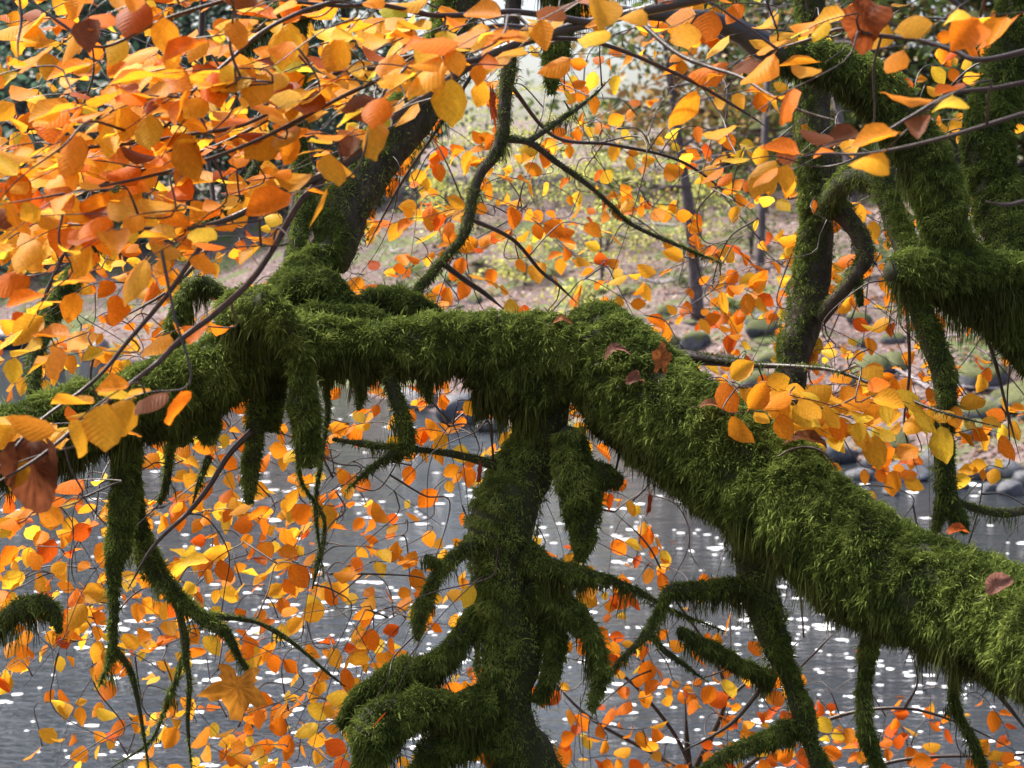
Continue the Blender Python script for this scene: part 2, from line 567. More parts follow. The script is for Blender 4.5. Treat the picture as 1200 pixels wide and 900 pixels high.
def boulder(p, size, mossy, label, group, sink=0.3):
    me = random.choice(MROCKS if mossy else ROCKS)
    o = link('boulder', me, None, (p[0], p[1], p[2] + size * (0.55 - sink)))
    o.rotation_euler = (random.uniform(-.2, .2), random.uniform(-.2, .2), random.uniform(0, 6.28))
    o.scale = (size, size * random.uniform(.8, 1.1), size * random.uniform(.75, 1.1))
    tag(o, label, 'boulder', group)


# stones named one by one (px, py at the foot, width px)
for px, py, wp in [(1063, 562, 56), (1028, 548, 44), (1142, 560, 46), (975, 540, 60), (1120, 572, 34), (1185, 580, 40), (1008, 562, 36), (1095, 545, 40), (1180, 556, 44), (1205, 568, 40), (950, 556, 40), (1160, 575, 26), (915, 530, 48), (1045, 580, 24), (1235, 590, 50), (870, 520, 40), (830, 505, 50), (790, 500, 40)]:
    p = bank_hit(px, py)
    boulder(p, wp * p[1] / FPX / 2, False, 'smooth grey stone at the far waterline', 'grey stones along the far waterline')
for px, py, wp in [(540, 495, 80), (490, 478, 60), (575, 505, 40), (110, 420, 60), (20, 408, 70), (60, 432, 40), (620, 500, 46)]:
    p = water_hit(px, py)
    boulder(p, wp * p[1] / FPX / 2, False, 'pale blue grey rock standing in the river current', 'rocks standing in the river', sink=.25)
k = 0
while k < 70:
    px, py = random.uniform(500, 1220), random.uniform(330, 570)
    if py > 480 + (px - 500) * .13: continue
    p = bank_hit(px, py)
    if p is None or p[2] < .05: continue
    s = random.uniform(.18, .5) * (1.25 if px > 850 and py > 420 else .8)
    boulder(p, s, random.random() < .8, 'moss and leaf strewn boulder lying up the far bank', 'mossy boulders on the far bank', sink=.38)
    k += 1

# leaf litter: thousands of small leaves
nl = 34000
t = 19 + 60 * RNG.random(nl * 2) ** 1.4
px = RNG.uniform(-60, 1260, nl * 2)
x = (px - 600) / FPX * t; y = t
s = shore_s(x, y)
ok = (s > 0.15); x, y = x[ok][:nl], y[ok][:nl]
z = bank_z(x, y) + 0.02
n = len(x)
c = np.stack([x, y, z], -1)
a = RNG.random(n) * 6.283
e1 = np.stack([np.cos(a), np.sin(a), RNG.normal(size=n) * .35], -1); e2 = np.stack([-np.sin(a), np.cos(a), RNG.normal(size=n) * .35 + .3], -1)
sz = (0.035 + 0.045 * RNG.random(n))[:, None]
V = np.stack([c - e1 * sz, c - e2 * sz * .7, c + e1 * sz, c + e2 * sz * .7], 1).reshape(-1, 3)
LP = np.array([[.30, .20, .19], [.22, .13, .11], [.38, .29, .28], [.16, .09, .07], [.42, .20, .08], [.45, .38, .36], [.30, .13, .05]])
K = np.repeat(LP[RNG.choice(len(LP), n, p=[.25, .2, .18, .15, .07, .1, .05])] * (0.7 + .6 * RNG.random((n, 1))), 4, 0)
o = link('leaf_litter', mesh_np('leaf_litter', V, np.arange(4 * n), np.full(n, 4), M_FARLEAF, K, smooth=False))
tag(o, 'brown and lilac fallen leaves strewn over the far bank', 'leaf litter', kind='stuff')


def cards(cen, nor_bias, size, cols, aspect=0.6):
    """diamond leaves at cen with normals biased to nor_bias"""
    n = len(cen)
    nor = nrm(np.asarray(nor_bias) + RNG.normal(size=(n, 3)) * .7)
    e1 = nrm(np.cross(nor, RNG.normal(size=(n, 3)))); e2 = np.cross(nor, e1)
    s = (size * (0.6 + .8 * RNG.random(n)))[:, None] * .5
    V = np.stack([cen - e1 * s, cen - e2 * s * aspect + e1 * s * .1, cen + e1 * s, cen + e2 * s * aspect + e1 * s * .1], 1).reshape(-1, 3)
    return V, np.arange(4 * n), np.full(n, 4), np.repeat(cols, 4, 0)


M_FARBARK = mat_bark('far_bark', [(0.3, (0.05, 0.04, 0.045)), (0.6, (0.13, 0.105, 0.11)), (0.85, (0.25, 0.22, 0.22))], 6, bd=.04)


def far_plant(name, cat, p, h, rad, n, leaf, pal, label, group, trunk_r, low=0.1, layers=12, stems=1, flat=.35):
    """trunk(s) with limbs and a crown of many leaves in uneven layered sprays"""
    e = link(name, None, None, tuple(p)); tag(e, label, cat, group)
    parts = []; tips = []
    for sidx in range(stems):
        lean = RNG.normal(size=2) * (.25 if stems > 1 else .13 if name == 'bare_tree' else .04) * h
        top = np.array([lean[0], lean[1], h * RNG.uniform(.8, 1.0)])
        pts = [np.array([0, 0, -.15]), np.array([lean[0] * .2, lean[1] * .2, h * .3]), np.array([lean[0] * .6, lean[1] * .6, h * .65]), top]
        C, T, Rr = spline(pts, [trunk_r, trunk_r * .8, trunk_r * .5, trunk_r * .12], h / 14)
        parts.append((*tube_arrays(C, T, Rr, 8), None))
        for _ in range(layers):
            f = RNG.uniform(low, .97)
            i = int(f * (len(C) - 1)); st = C[i]
            ang = RNG.random() * 6.283
            prof = math.sin(math.pi * min(1, (f - low) / (1 - low) * .8 + .2)) ** .7
            ln = rad * prof * RNG.uniform(.6, 1.15) + .05 * rad
            en = st + np.array([math.cos(ang), math.sin(ang), RNG.uniform(-.15, .35)]) * ln
            C2, T2, R2 = spline([st, (st + en) / 2 + np.array([0, 0, .08 * ln]), en], [trunk_r * .3, trunk_r * .18, trunk_r * .05], ln / 4)
            parts.append((*tube_arrays(C2, T2, R2, 5), None))
            tips.append((st, en, ln))
    V, f, c, _ = join_parts(parts)
    link('trunk', mesh_np('trunk', V, f, c, M_FARBARK), e)
    per = max(4, n // len(tips)); cen = []; tone = []
    for st, en, ln in tips:
        m = int(per * RNG.uniform(.6, 1.4))
        u = RNG.random(m) ** .6
        g = RNG.normal(size=(m, 3)) * np.array([.30, .30, .30 * flat]) * ln * (.35 + .65 * u)[:, None]
        cen.append(st + (en - st) * u[:, None] * 1.1 + g); tone.append(np.full(m, RNG.uniform(0, 1)))
    cen = np.vstack(cen); tone = np.concatenate(tone)
    pal = np.asarray(pal, float)
    ci = np.clip((tone * .6 + RNG.random(len(cen)) * .5) * len(pal), 0, len(pal) - 1).astype(int)
    cols = pal[ci] * (.75 + .5 * RNG.random((len(cen), 1)))
    V, f, c, K = cards(cen, np.array([0, 0, .7]), np.full(len(cen), leaf), cols)
    o = link('crown', mesh_np('crown', V, f, c, M_FARLEAF, K, smooth=False), e)
    return e


YEL = [(.46, .50, .08), (.58, .58, .13), (.66, .64, .20), (.40, .48, .11)]
TEAL = [(.055, .10, .07), (.08, .15, .10), (.13, .21, .15), (.20, .28, .21)]
GREEN = [(.05, .085, .03), (.08, .12, .035), (.12, .17, .05), (.20, .22, .06)]
RUST = [(.20, .10, .05), (.30, .16, .06), (.36, .24, .08), (.22, .18, .07)]

for px, py, h, rad, n in [(560, 270, 4.6, 2.1, 1500), (640, 290, 4.2, 1.9, 1500), (705, 330, 2.6, 1.4, 1100), (520, 300, 3.0, 1.5, 900), (745, 290, 3.2, 1.5, 1000), (615, 335, 1.6, 1.1, 800),
                          (680, 380, 1.1, .9, 700), (820, 290, 2.4, 1.3, 700), (590, 240, 5.5, 2.4, 1500), (700, 240, 4.5, 2.0, 1300)]:
    tall = h > 2.7
    p = bank_hit(px, py)
    far_plant('shrub', 'shrub', p, h, rad, n, .11, YEL, 'tall pale yellow green shrub in the bright gap on the far bank' if tall else 'low yellow green sapling with flat sprays among ferns on the far bank', 'tall yellow green shrubs' if tall else 'low yellow green saplings', .03, stems=4, layers=9, low=.2, flat=.25)
for px, py, h, rad in [(470, 350, .9, .9), (820, 340, 1.2, 1.0), (880, 300, 1.4, 1.0), (1010, 300, 1.2, 1.0), (400, 360, 1.0, 1.0), (1160, 430, .9, .8), (900, 250, 2.2, 1.3)]:
    p = bank_hit(px, py)
    far_plant('shrub', 'shrub', p, h, rad, 600, .10, GREEN, 'low dark green bush on the leaf-strewn far bank', 'dark green bushes on the far bank', .025, stems=4, layers=7, low=.15)

TL = []
for px, d, h, rad in [(-60, 74, 15, 5), (30, 66, 13, 5), (95, 78, 17, 6), (160, 70, 14, 5), (225, 80, 17, 6), (290, 72, 13, 5), (350, 84, 18, 6), (410, 76, 13, 4.5), (-140, 80, 16, 6)]:
    x = (px - 600) / FPX * d; z = float(bank_z(x, d)[0])
    far_plant('evergreen_tree', 'tree', (x, d, max(z, -.3)), h * 1.9, rad * 1.25, 7000, .42, TEAL, 'dark blue green evergreen tree across the river', 'dark evergreens across the river', .3, low=.02, layers=90, flat=.4)
for px, d, h, rad, pal in [(790, 62, 14, 4.5, 0), (850, 56, 13, 4.5, 1), (905, 64, 15, 5, 0), (980, 52, 12, 4.5, 0), (1050, 58, 15, 5, 1), (1120, 50, 12, 4.5, 0), (1180, 56, 14, 5, 0), (1260, 52, 14, 5, 1), (1330, 48, 13, 5, 0)]:
    x = (px - 600) / FPX * d; z = float(bank_z(x, d)[0])
    far_plant('woodland_tree', 'tree', (x, d, z), h * 1.7, rad * 1.2, 6000, .34, [GREEN, RUST][pal],
              ['green leaved woodland tree at the top of the far bank', 'rusty autumn tree at the top of the far bank'][pal], ['green trees above the far bank', 'rusty trees above the far bank'][pal], .24, low=.03, layers=75, flat=.45)
for px, py, h, r_ in [(818, 372, 7, .16), (1010, 330, 9, .13), (890, 320, 9, .12), (330, 372, 9, .14)]:
    p = bank_hit(px, py)
    far_plant('bare_tree', 'tree', p, h, 2.0, 200, .12, RUST, 'slim grey brown trunk with sparse leaves on the far slope', 'slim trunks on the far slope', r_, low=.45, layers=14)


def fern(p, size):
    parts = []
    nf = random.randint(7, 10)
    for k in range(nf):
        a = 6.283 * k / nf + random.uniform(-.3, .3); ln = size * random.uniform(.8, 1.15)
        out = np.array([math.cos(a), math.sin(a), 0]); sd = np.array([-math.sin(a), math.cos(a), 0])
        u = np.linspace(0.08, 1, 16)
        c = out * (u * ln)[:, None] * .85 + np.array([0, 0, 1]) * (ln * (.95 * u - .75 * u * u))[:, None]
        wv = ln * .20 * np.sin(np.pi * np.clip(u * .86 + .14, 0, 1)) ** .8
        st = ln / 16 * .42
        for s_ in (-1, 1):
            b0 = c - out * st; b1 = c + out * st; tip = c + sd * s_ * wv[:, None] + out * .25 * wv[:, None] + np.array([0, 0, -.15]) * wv[:, None]
            V = np.stack([b0, b1, tip], 1).reshape(-1, 3)
            parts.append((V, np.arange(len(V)), np.full(16, 3), np.array([.16, .24, .07]) * random.uniform(.7, 1.3)))
    V, f, c, K = join_parts(parts)
    e = link('fern', None, None, tuple(p)); tag(e, 'arching green fern clump on the far bank', 'fern', 'ferns on the far bank')
    link('fronds', mesh_np('fronds', V, f, c, M_FARLEAF, K, smooth=False), e)
    link('rootstock', random.choice(MROCKS), e).scale = (.1 * size, .1 * size, .12 * size)


for px, py, s_ in [(560, 310, .9), (600, 320, .8), (530, 330, .8), (645, 325, .9), (690, 345, .8), (735, 345, .8), (770, 380, .7), (1150, 330, .8), (480, 320, .9), (800, 330, .8), (860, 360, .7), (575, 350, .7), (1180, 320, .9), (1120, 110, 1.0)]:
    p = bank_hit(px, py)
    if p is not None: fern(p, s_)

M_PALEWOOD = mat_bark('weathered_wood', [(0.3, (0.22, 0.19, 0.20)), (0.7, (0.48, 0.44, 0.46))], 10, bd=.02)
for k in range(34):
    px, py = random.uniform(430, 800), random.uniform(225, 345)
    if k > 22: px, py = random.uniform(780, 1180), random.uniform(280, 480)
    p = bank_hit(px, py)
    if p is None: continue
    a = random.gauss(2.6, .6); ln = random.uniform(.9, 2.6); r_ = random.uniform(.018, .05)
    pts = []
    for f in (-.5, -.2, .15, .5):
        q = np.array([p[0] + math.cos(a) * f * ln + random.gauss(0, .06), p[1] + math.sin(a) * f * ln + random.gauss(0, .06), 0])
        q[2] = float(bank_z(q[0], q[1])[0]) + r_ + abs(random.gauss(0, .06))
        pts.append(q)
    C, T, Rr = spline(pts, [r_, r_ * .85, r_ * .65, r_ * .3], .15)
    pr = [(*tube_arrays(C, T, Rr, 6), None)]
    for _ in range(3):
        i = random.randint(len(C) // 4, len(C) - 2)
        en = C[i] + np.array([random.gauss(0, .3), random.gauss(0, .3), random.uniform(.05, .35)])
        C2, T2, R2 = spline([C[i], (C[i] + en) / 2 + .03, en], [r_ * .5, r_ * .4, r_ * .15], .12)
        pr.append((*tube_arrays(C2, T2, R2, 5), None))
    V, f, c, _ = join_parts(pr)
    o = link('fallen_branch', mesh_np('fallen_branch', V, f, c, M_PALEWOOD))
    tag(o, 'pale dead branch lying on the far bank', 'branch', 'dead branches on the far bank')

# foam flecks drifting on the river
parts = []
for k in range(2600):
    px, py = random.uniform(-40, 1240), 470 + 450 * random.random() ** .9
    c = water_hit(px, py)
    if shore_s(np.array([c[0]]), np.array([c[1]]))[0] > -.4 or c[1] < 9: continue
    fl = np.array([[c[0] * .773 + c[1] * .635, (-c[0] * .635 + c[1] * .773) * .28, 0]])
    m = fbm(fl, .55, 77, 3)[0]
    if random.random() > .32 + 1.3 * max(m, -.1): continue
    r_ = (.014 + .035 * random.random() ** 2.2 + (.05 * random.random() if random.random() < .12 else 0)) * (c[1] / 16)
    na = 9
    th = np.linspace(0, 6.283, na, endpoint=False)
    rr = r_ * (1 + np.array([random.uniform(-.35, .35) for _ in range(na)]))
    ax = random.uniform(1.0, 1.9)
    q = np.stack([c[0] + np.cos(th) * rr * ax, c[1] + np.sin(th) * rr, np.full(na, .004)], -1)
    q = np.vstack([q, [[c[0], c[1], .012]]])
    F = np.stack([np.arange(na), (np.arange(na) + 1) % na, np.full(na, na)], -1)
    parts.append((q, F.ravel(), np.full(na, 3), None))
V, f, c, _ = join_parts(parts)
o = link('foam', mesh_np('foam', V, f, c, M_FOAM)); tag(o, 'white foam flecks drifting on the dark river', 'foam', kind='stuff')

# ------------------------------------------------------------------ trees of the near bank
SURF = []       # tube vertices that fallen leaves can rest on


def make_tree(base, label, group=None):
    e = link('beech_tree', None, None, base)
    e.empty_display_size = 0.3
    tag(e, label, 'tree', group)
    return e


def limb(tree, name, ctrl, mat=None, moss=None, lump=0.16, lfreq=12.0, seed=None, nseg=None, world=False, surf=False):
    """ctrl: list of (px, py, r_px, depth) or world (x,y,z,r)"""
    if world:
        pts = [c[:3] for c in ctrl]; rad = [c[3] for c in ctrl]
    else:
        pts = [P(c[0], c[1], c[3]) for c in ctrl]; rad = [c[2] * c[3] / FPX for c in ctrl]
    rm = float(np.mean(rad))
    if not world and ctrl[-1][2] <= 2.6: rad[-1] *= 0.4
    C, T, Rr = spline(pts, rad, max(0.012, rm * 0.45))
    seed = seed if seed is not None else random.randint(1, 9999)
    nseg = nseg or (6 if rm < 0.008 else 10 if rm < 0.03 else 18 if rm < 0.07 else 28)
    V, f, c = tube_arrays(C, T, Rr, nseg, lump, lfreq, seed)
    o = link(name, mesh_np(name, V, f, c, mat or M_BARK), tree, [-v for v in tree.location])
    if surf: SURF.append(V)
    if moss is not None:
        grow_moss(C, T, Rr, o, lump=lump, lfreq=lfreq, seed=seed, **moss)
    return o, C, Rr


BIG = dict(dens=85000, L=0.020, cover=1.3, beard=0.4, bl=0.08, hang=0.5)
MED = dict(dens=85000, L=0.020, cover=1.2, beard=1.6, bl=0.085)
SML = dict(dens=80000, L=0.015, cover=.7, beard=2.6, bl=0.065)
THIN = dict(dens=70000, L=0.011, cover=0.35, beard=3.2, bl=0.05)
BARE = dict(dens=50000, L=0.011, cover=0.45, beard=0.5, bl=0.04)

NODES = {}      # tree key -> list of skeleton nodes (for twig growth)


def nodes_add(key, C, step=0.04):
    L = NODES.setdefault(key, [])
    last = None
    for p in C:
        if last is None or np.linalg.norm(p - last) > step:
            L.append(p); last = p


# ---- tree A: the thick mossy limb
TA = make_tree((2.35, 2.45, 1.75), 'beech with one thick moss-covered limb leaning over the river and a propping stem')
limb(TA, 'trunk', [(2.35, 2.45, 1.6, .33), (2.30, 2.5, 2.3, .27), (2.22, 2.6, 3.0, .23), (2.25, 2.75, 4.2, .19), (2.4, 2.6, 6.5, .14), (2.5, 2.5, 9.0, .07)], world=True, nseg=24)
p1 = P(1330, 800, 3.05)
limb(TA, 'thick_limb', [(1700, 960, 80, 2.72), (1500, 872, 72, 2.85), (1330, 800, 66, 3.1), (1200, 740, 63, 3.4), (1100, 700, 62, 3.55), (1000, 652, 63, 3.68), (900, 574, 62, 3.82), (800, 500, 61, 3.95), (738, 452, 60, 4.02), (704, 412, 50, 4.06), (702, 380, 36, 4.1), (700, 366, 18, 4.12)],
     moss=BIG, lump=0.13, lfreq=9.0, seed=11, surf=True)
oL, CL, RL = limb(TA, 'limb', [(735, 430, 34, 4.06), (680, 420, 40, 4.05), (630, 414, 39, 4.04), (580, 404, 33, 4.02), (500, 406, 29, 4.0), (420, 408, 28, 3.97), (360, 405, 29, 3.93), (300, 408, 36, 3.88), (250, 440, 38, 3.84), (190, 463, 38, 3.8), (120, 487, 37, 3.75), (50, 508, 38, 3.7), (-60, 535, 38, 3.62), (-200, 560, 36, 3.5), (-330, 590, 20, 3.4)],
                  moss=dict(BIG, L=0.021, beard=0.9), lump=0.2, lfreq=10.0, seed=12, surf=True)
nodes_add('A', CL)
limb(TA, 'knob', [(560, 420, 30, 4.03), (600, 440, 30, 4.03), (640, 455, 26, 4.02), (665, 460, 12, 4.02)], moss=dict(BIG, beard=3.0, bl=0.10, light=-0.6), seed=13)
oS, CS, RS = limb(TA, 'propping_stem', [(655, 425, 30, 4.06), (642, 470, 28, 4.08), (630, 520, 31, 4.08), (606, 570, 33, 4.06), (588, 612, 38, 4.04), (588, 655, 34, 4.04), (596, 705, 34, 4.05), (600, 762, 36, 4.06), (594, 815, 28, 4.07), (600, 860, 31, 4.08), (622, 905, 36, 4.1), (655, 980, 42, 4.15), (690, 1150, 52, 4.2), (700, 1500, 60, 4.2)],
                  moss=dict(BIG, L=0.017, cover=0.65, beard=1.3, bl=0.11, side=(-0.8, -0.3, 0.45), light=0.5), lump=0.2, lfreq=13.0, seed=14)
nodes_add('A', CS[:-20])
HOOK = [
    ('hooked_stub', [(285, 405, 24, 3.84), (285, 375, 28, 3.8), (305, 364, 25, 3.76), (333, 384, 17, 3.74), (352, 417, 14, 3.74), (356, 467, 13, 3.75), (362, 517, 12, 3.76), (364, 546, 9, 3.76)], dict(MED, beard=0.4)),
    ('hooked_stub', [(198, 440, 12, 3.95), (203, 400, 11, 3.95), (210, 365, 10, 3.96), (220, 341, 9, 3.97), (237, 332, 9, 3.98), (253, 342, 9, 3.98), (275, 352, 9, 3.98), (300, 365, 8, 3.95)], SML),
    ('stub', [(302, 440, 10, 3.9), (300, 480, 10, 3.9), (298, 530, 9, 3.9), (293, 565, 8, 3.9), (291, 590, 5, 3.9)], dict(SML, beard=2)),
    ('stub', [(150, 500, 14, 3.78), (145, 560, 16, 3.78), (143, 600, 15, 3.78), (140, 633, 12, 3.78), (133, 667, 7, 3.78), (133, 735, 5, 3.78), (132, 765, 4.5, 3.78), (117, 802, 2.5, 3.78)], dict(SML, beard=1.5)),
    ('stub', [(205, 470, 22, 3.82), (208, 495, 20, 3.82), (214, 520, 10, 3.82)], dict(MED, beard=3.5, bl=0.12, light=-0.5)),
    ('stub', [(240, 465, 16, 3.84), (243, 495, 14, 3.84), (246, 520, 6, 3.84)], dict(MED, beard=3.0, bl=0.10, light=-0.5)),
    ('stub', [(322, 440, 12, 3.92), (320, 470, 12, 3.92), (318, 505, 6, 3.92)], dict(MED, beard=3.0, bl=0.10, light=-0.5)),
    ('branch', [(152, 520, 8, 3.86), (158, 570, 7, 3.86), (164, 620, 8, 3.86), (178, 662, 11, 3.86), (205, 695, 7, 3.86), (237, 722, 6, 3.86), (266, 742, 5, 3.86), (280, 770, 3, 3.87), (292, 790, 2.5, 3.87), (300, 815, 2, 3.88)], SML),
    ('branch', [(205, 700, 6, 3.86), (216, 745, 5, 3.86), (218, 775, 4, 3.86), (222, 800, 3, 3.87), (220, 850, 2, 3.9), (225, 905, 1.6, 3.9)], THIN),
    ('branch', [(237, 722, 5, 3.86), (280, 725, 3.5, 3.9), (310, 733, 3, 3.92), (345, 755, 2.5, 3.95), (380, 785, 2, 3.98), (405, 805, 1.5, 4)], THIN),
    ('branch', [(665, 505, 14, 3.98), (675, 545, 18, 3.97), (682, 590, 18, 3.96), (684, 625, 14, 3.96), (679, 658, 5, 3.96)], dict(MED, beard=2.0, bl=0.10, cover=0.7)),
    ('stub', [(682, 553, 11, 3.97), (705, 556, 11, 3.97), (728, 566, 6, 3.97)], dict(SML, beard=2)),
    ('branch', [(615, 650, 14, 4.0), (640, 664, 11, 3.98), (670, 670, 9, 3.96), (702, 677, 7, 3.95), (735, 687, 4, 3.95), (790, 716, 2.2, 3.96), (850, 740, 1.5, 3.98)], dict(SML, beard=3.0, bl=0.08)),
    ('branch', [(622, 690, 16, 4.02), (650, 705, 14, 4.0), (672, 720, 12, 3.98), (692, 745, 9, 3.97), (706, 782, 7, 3.97), (700, 810, 6, 3.97), (692, 832, 4, 3.97)], dict(MED, beard=4.0, bl=0.11)),
    ('stub', [(640, 720, 16, 4.04), (650, 750, 14, 4.04), (645, 790, 8, 4.04), (627, 822, 5, 4.04)], dict(MED, beard=2.5, bl=0.09, cover=0.7)),
    ('branch', [(565, 715, 12, 4.06), (545, 740, 10, 4.06), (525, 765, 12, 4.05), (500, 782, 16, 4.04), (468, 793, 17, 4.03), (437, 806, 14, 4.02), (415, 826, 9, 4.0), (398, 850, 5, 4.0)], dict(MED, beard=1.6, bl=0.08)),
    ('branch', [(570, 832, 22, 4.02), (530, 832, 18, 3.98), (490, 835, 20, 3.95), (455, 842, 22, 3.92), (435, 862, 22, 3.9), (430, 890, 20, 3.9), (428, 930, 16, 3.9)], dict(BIG, L=0.021, beard=0.8)),
    ('stub', [(560, 850, 16, 4.04), (530, 868, 18, 4.02), (505, 885, 16, 4.0), (490, 905, 12, 4.0), (480, 930, 8, 4)], dict(MED, beard=1.2)),
    ('branch', [(556, 636, 10, 3.98), (540, 645, 6, 3.96), (518, 667, 6, 3.94), (504, 688, 6, 3.93), (494, 712, 8, 3.92), (490, 735, 7, 3.92), (489, 750, 3, 3.92)], dict(SML, beard=1.5)),
    ('stub', [(518, 668, 5, 3.94), (508, 658, 5, 3.93), (498, 652, 3, 3.92)], SML),
    ('branch', [(450, 425, 8, 3.95), (460, 455, 6, 3.94), (473, 490, 8, 3.93), (477, 520, 8, 3.93), (460, 533, 5, 3.93), (440, 545, 3, 3.92), (405, 575, 2.2, 3.9)], dict(SML, beard=2.2, bl=0.09)),
    ('branch', [(390, 515, 2.5, 4.0), (440, 522, 4, 3.98), (480, 526, 4, 3.97), (540, 534, 4.5, 4.0), (588, 548, 6, 4.03)], dict(THIN, beard=3.5, bl=0.06)),
    ('stub', [(496, 430, 7, 3.98), (498, 450, 6, 3.98), (503, 472, 3, 3.98)], dict(SML, beard=2)),
    ('stub', [(420, 430, 8, 3.96), (424, 455, 7, 3.96), (420, 480, 3, 3.96)], dict(SML, beard=2.5, bl=0.09)),
    ('branch', [(380, 430, 5, 3.95), (384, 480, 3.5, 3.96), (376, 540, 3, 3.97), (370, 600, 2.2, 3.98), (380, 680, 1.6, 4)], dict(THIN, beard=1.5)),
    ('branch', [(862, 610, 20, 3.95), (882, 645, 20, 3.96), (890, 700, 19, 3.97), (904, 750, 17, 3.98), (923, 790, 12, 4.0), (937, 827, 11, 4.0), (948, 867, 11, 4.0), (968, 910, 11, 4.0), (985, 960, 9, 4)], dict(SML, cover=0.8, beard=1.4, side=(0.2, -.3, .6), bl=.06)),
    ('branch', [(882, 690, 12, 3.96), (855, 688, 10, 3.95), (828, 690, 8, 3.94), (800, 691, 7, 3.93), (783, 693, 6, 3.92), (774, 714, 5.5, 3.92), (760, 740, 5, 3.92), (735, 766, 4, 3.92), (718, 785, 3, 3.92), (712, 800, 2, 3.92)], dict(SML, beard=2.0)),
    ('branch', [(762, 745, 4, 3.92), (778, 762, 3.5, 3.92), (795, 774, 3, 3.92), (830, 800, 1.8, 3.94)], THIN),
    ('branch', [(905, 797, 10, 4.0), (880, 786, 8, 3.98), (848, 768, 7, 3.96), (815, 750, 7, 3.95), (795, 738, 5, 3.94)], dict(SML, beard=2.4, bl=.07)),
    ('branch', [(900, 792, 4, 4.0), (885, 815, 3, 4.0), (860, 845, 2.4, 4.0), (830, 865, 1.8, 4.0), (800, 880, 1.4, 4)], None),
    ('branch', [(950, 860, 7, 4.0), (922, 850, 8, 3.99), (905, 866, 9, 3.98), (880, 872, 8, 3.97), (845, 888, 6, 3.96), (820, 905, 5, 3.96)], dict(SML, beard=1.6)),
    ('branch', [(1022, 700, 9, 3.75), (1020, 748, 8, 3.8), (1013, 800, 8, 3.82), (1013, 835, 8, 3.82), (1017, 868, 7.5, 3.83), (1032, 908, 7, 3.84), (1045, 960, 5, 3.84)], dict(SML, cover=.9, beard=1.0)),
    ('branch', [(1126, 730, 7, 3.6), (1124, 772, 6, 3.65), (1117, 807, 5.5, 3.68), (1123, 835, 5, 3.7), (1140, 868, 4.5, 3.7), (1155, 905, 4, 3.7)], dict(THIN, cover=1.0)),
    ('branch', [(1140, 780, 4, 3.6), (1153, 797, 3.4, 3.6), (1177, 822, 3, 3.6), (1210, 865, 2.5, 3.6)], None),
    ('branch', [(295, 505, 4, 3.86), (268, 533, 3.6, 3.85), (247, 567, 3.2, 3.84), (223, 598, 2.8, 3.83), (180, 640, 2.2, 3.8), (150, 690, 1.8, 3.8)], None),
    ('branch', [(200, 520, 5, 3.86), (196, 560, 4, 3.87), (187, 590, 3, 3.88)], THIN),
    ('branch', [(245, 535, 4, 3.88), (235, 560, 3.5, 3.89), (226, 590, 2.6, 3.9)], THIN),
    ('branch', [(-30, 748, 10, 3.6), (0, 728, 10, 3.6), (25, 713, 10, 3.6), (50, 708, 9, 3.6), (63, 716, 8, 3.6), (70, 740, 4, 3.6)], dict(SML, beard=4.0, bl=.09)),
    ('branch', [(350, 500, 3, 3.9), (352, 560, 2.5, 3.95), (380, 610, 2.2, 4.0), (372, 660, 4, 4.0), (366, 690, 2, 4.0)], THIN),
    ('branch', [(133, 760, 4, 3.78), (150, 780, 4, 3.8), (158, 805, 3.4, 3.8), (165, 840, 3, 3.82), (175, 905, 2.2, 3.84)], dict(THIN, cover=.5)),
    ('branch', [(218, 760, 4, 3.87), (205, 800, 3.4, 3.88), (190, 840, 2.6, 3.9), (175, 870, 2.4, 3.9), (130, 900, 2, 3.9)], dict(THIN, cover=.5)),
]
for nm, ctrl, ms in HOOK:
    o, C, Rr = limb(TA, nm, ctrl, mat=M_BARK if ms else M_TWIG, moss=ms, lump=0.5 if ms else 0.05, lfreq=14)
    nodes_add('A', C[len(C) // 3:])
# mounds behind the left limb
limb(TA, 'knob', [(335, 350, 12, 4.2), (352, 340, 20, 4.2), (378, 338, 20, 4.2), (402, 350, 14, 4.2), (412, 368, 8, 4.2)], moss=MED)
limb(TA, 'branch', [(320, 390, 14, 4.05), (360, 372, 12, 4.12), (400, 368, 11, 4.14), (440, 375, 10, 4.14), (470, 390, 8, 4.1)], moss=MED)
limb(TA, 'stub', [(415, 385, 8, 4.2), (425, 355, 9, 4.22), (450, 350, 12, 4.24), (480, 356, 12, 4.24), (505, 364, 8, 4.24), (522, 372, 4, 4.24)], moss=dict(MED, beard=1.8))
limb(TA, 'branch', [(760, 412, 9, 4.15), (800, 418, 9, 4.12), (850, 424, 6, 4.05), (888, 428, 3.5, 4.0), (940, 430, 2.6, 3.9), (985, 436, 2.4, 3.8), (1050, 462, 2, 3.7), (1110, 485, 1.8, 3.6), (1170, 500, 1.2, 3.6)], moss=dict(THIN, cover=.2, beard=2.5), mat=M_TWIG, lump=.08)
NODES['A2'] = [P(x, y, d) for x, y, d in [(888, 428, 4), (940, 430, 3.9), (985, 436, 3.8), (1050, 462, 3.7), (1110, 485, 3.6)]]

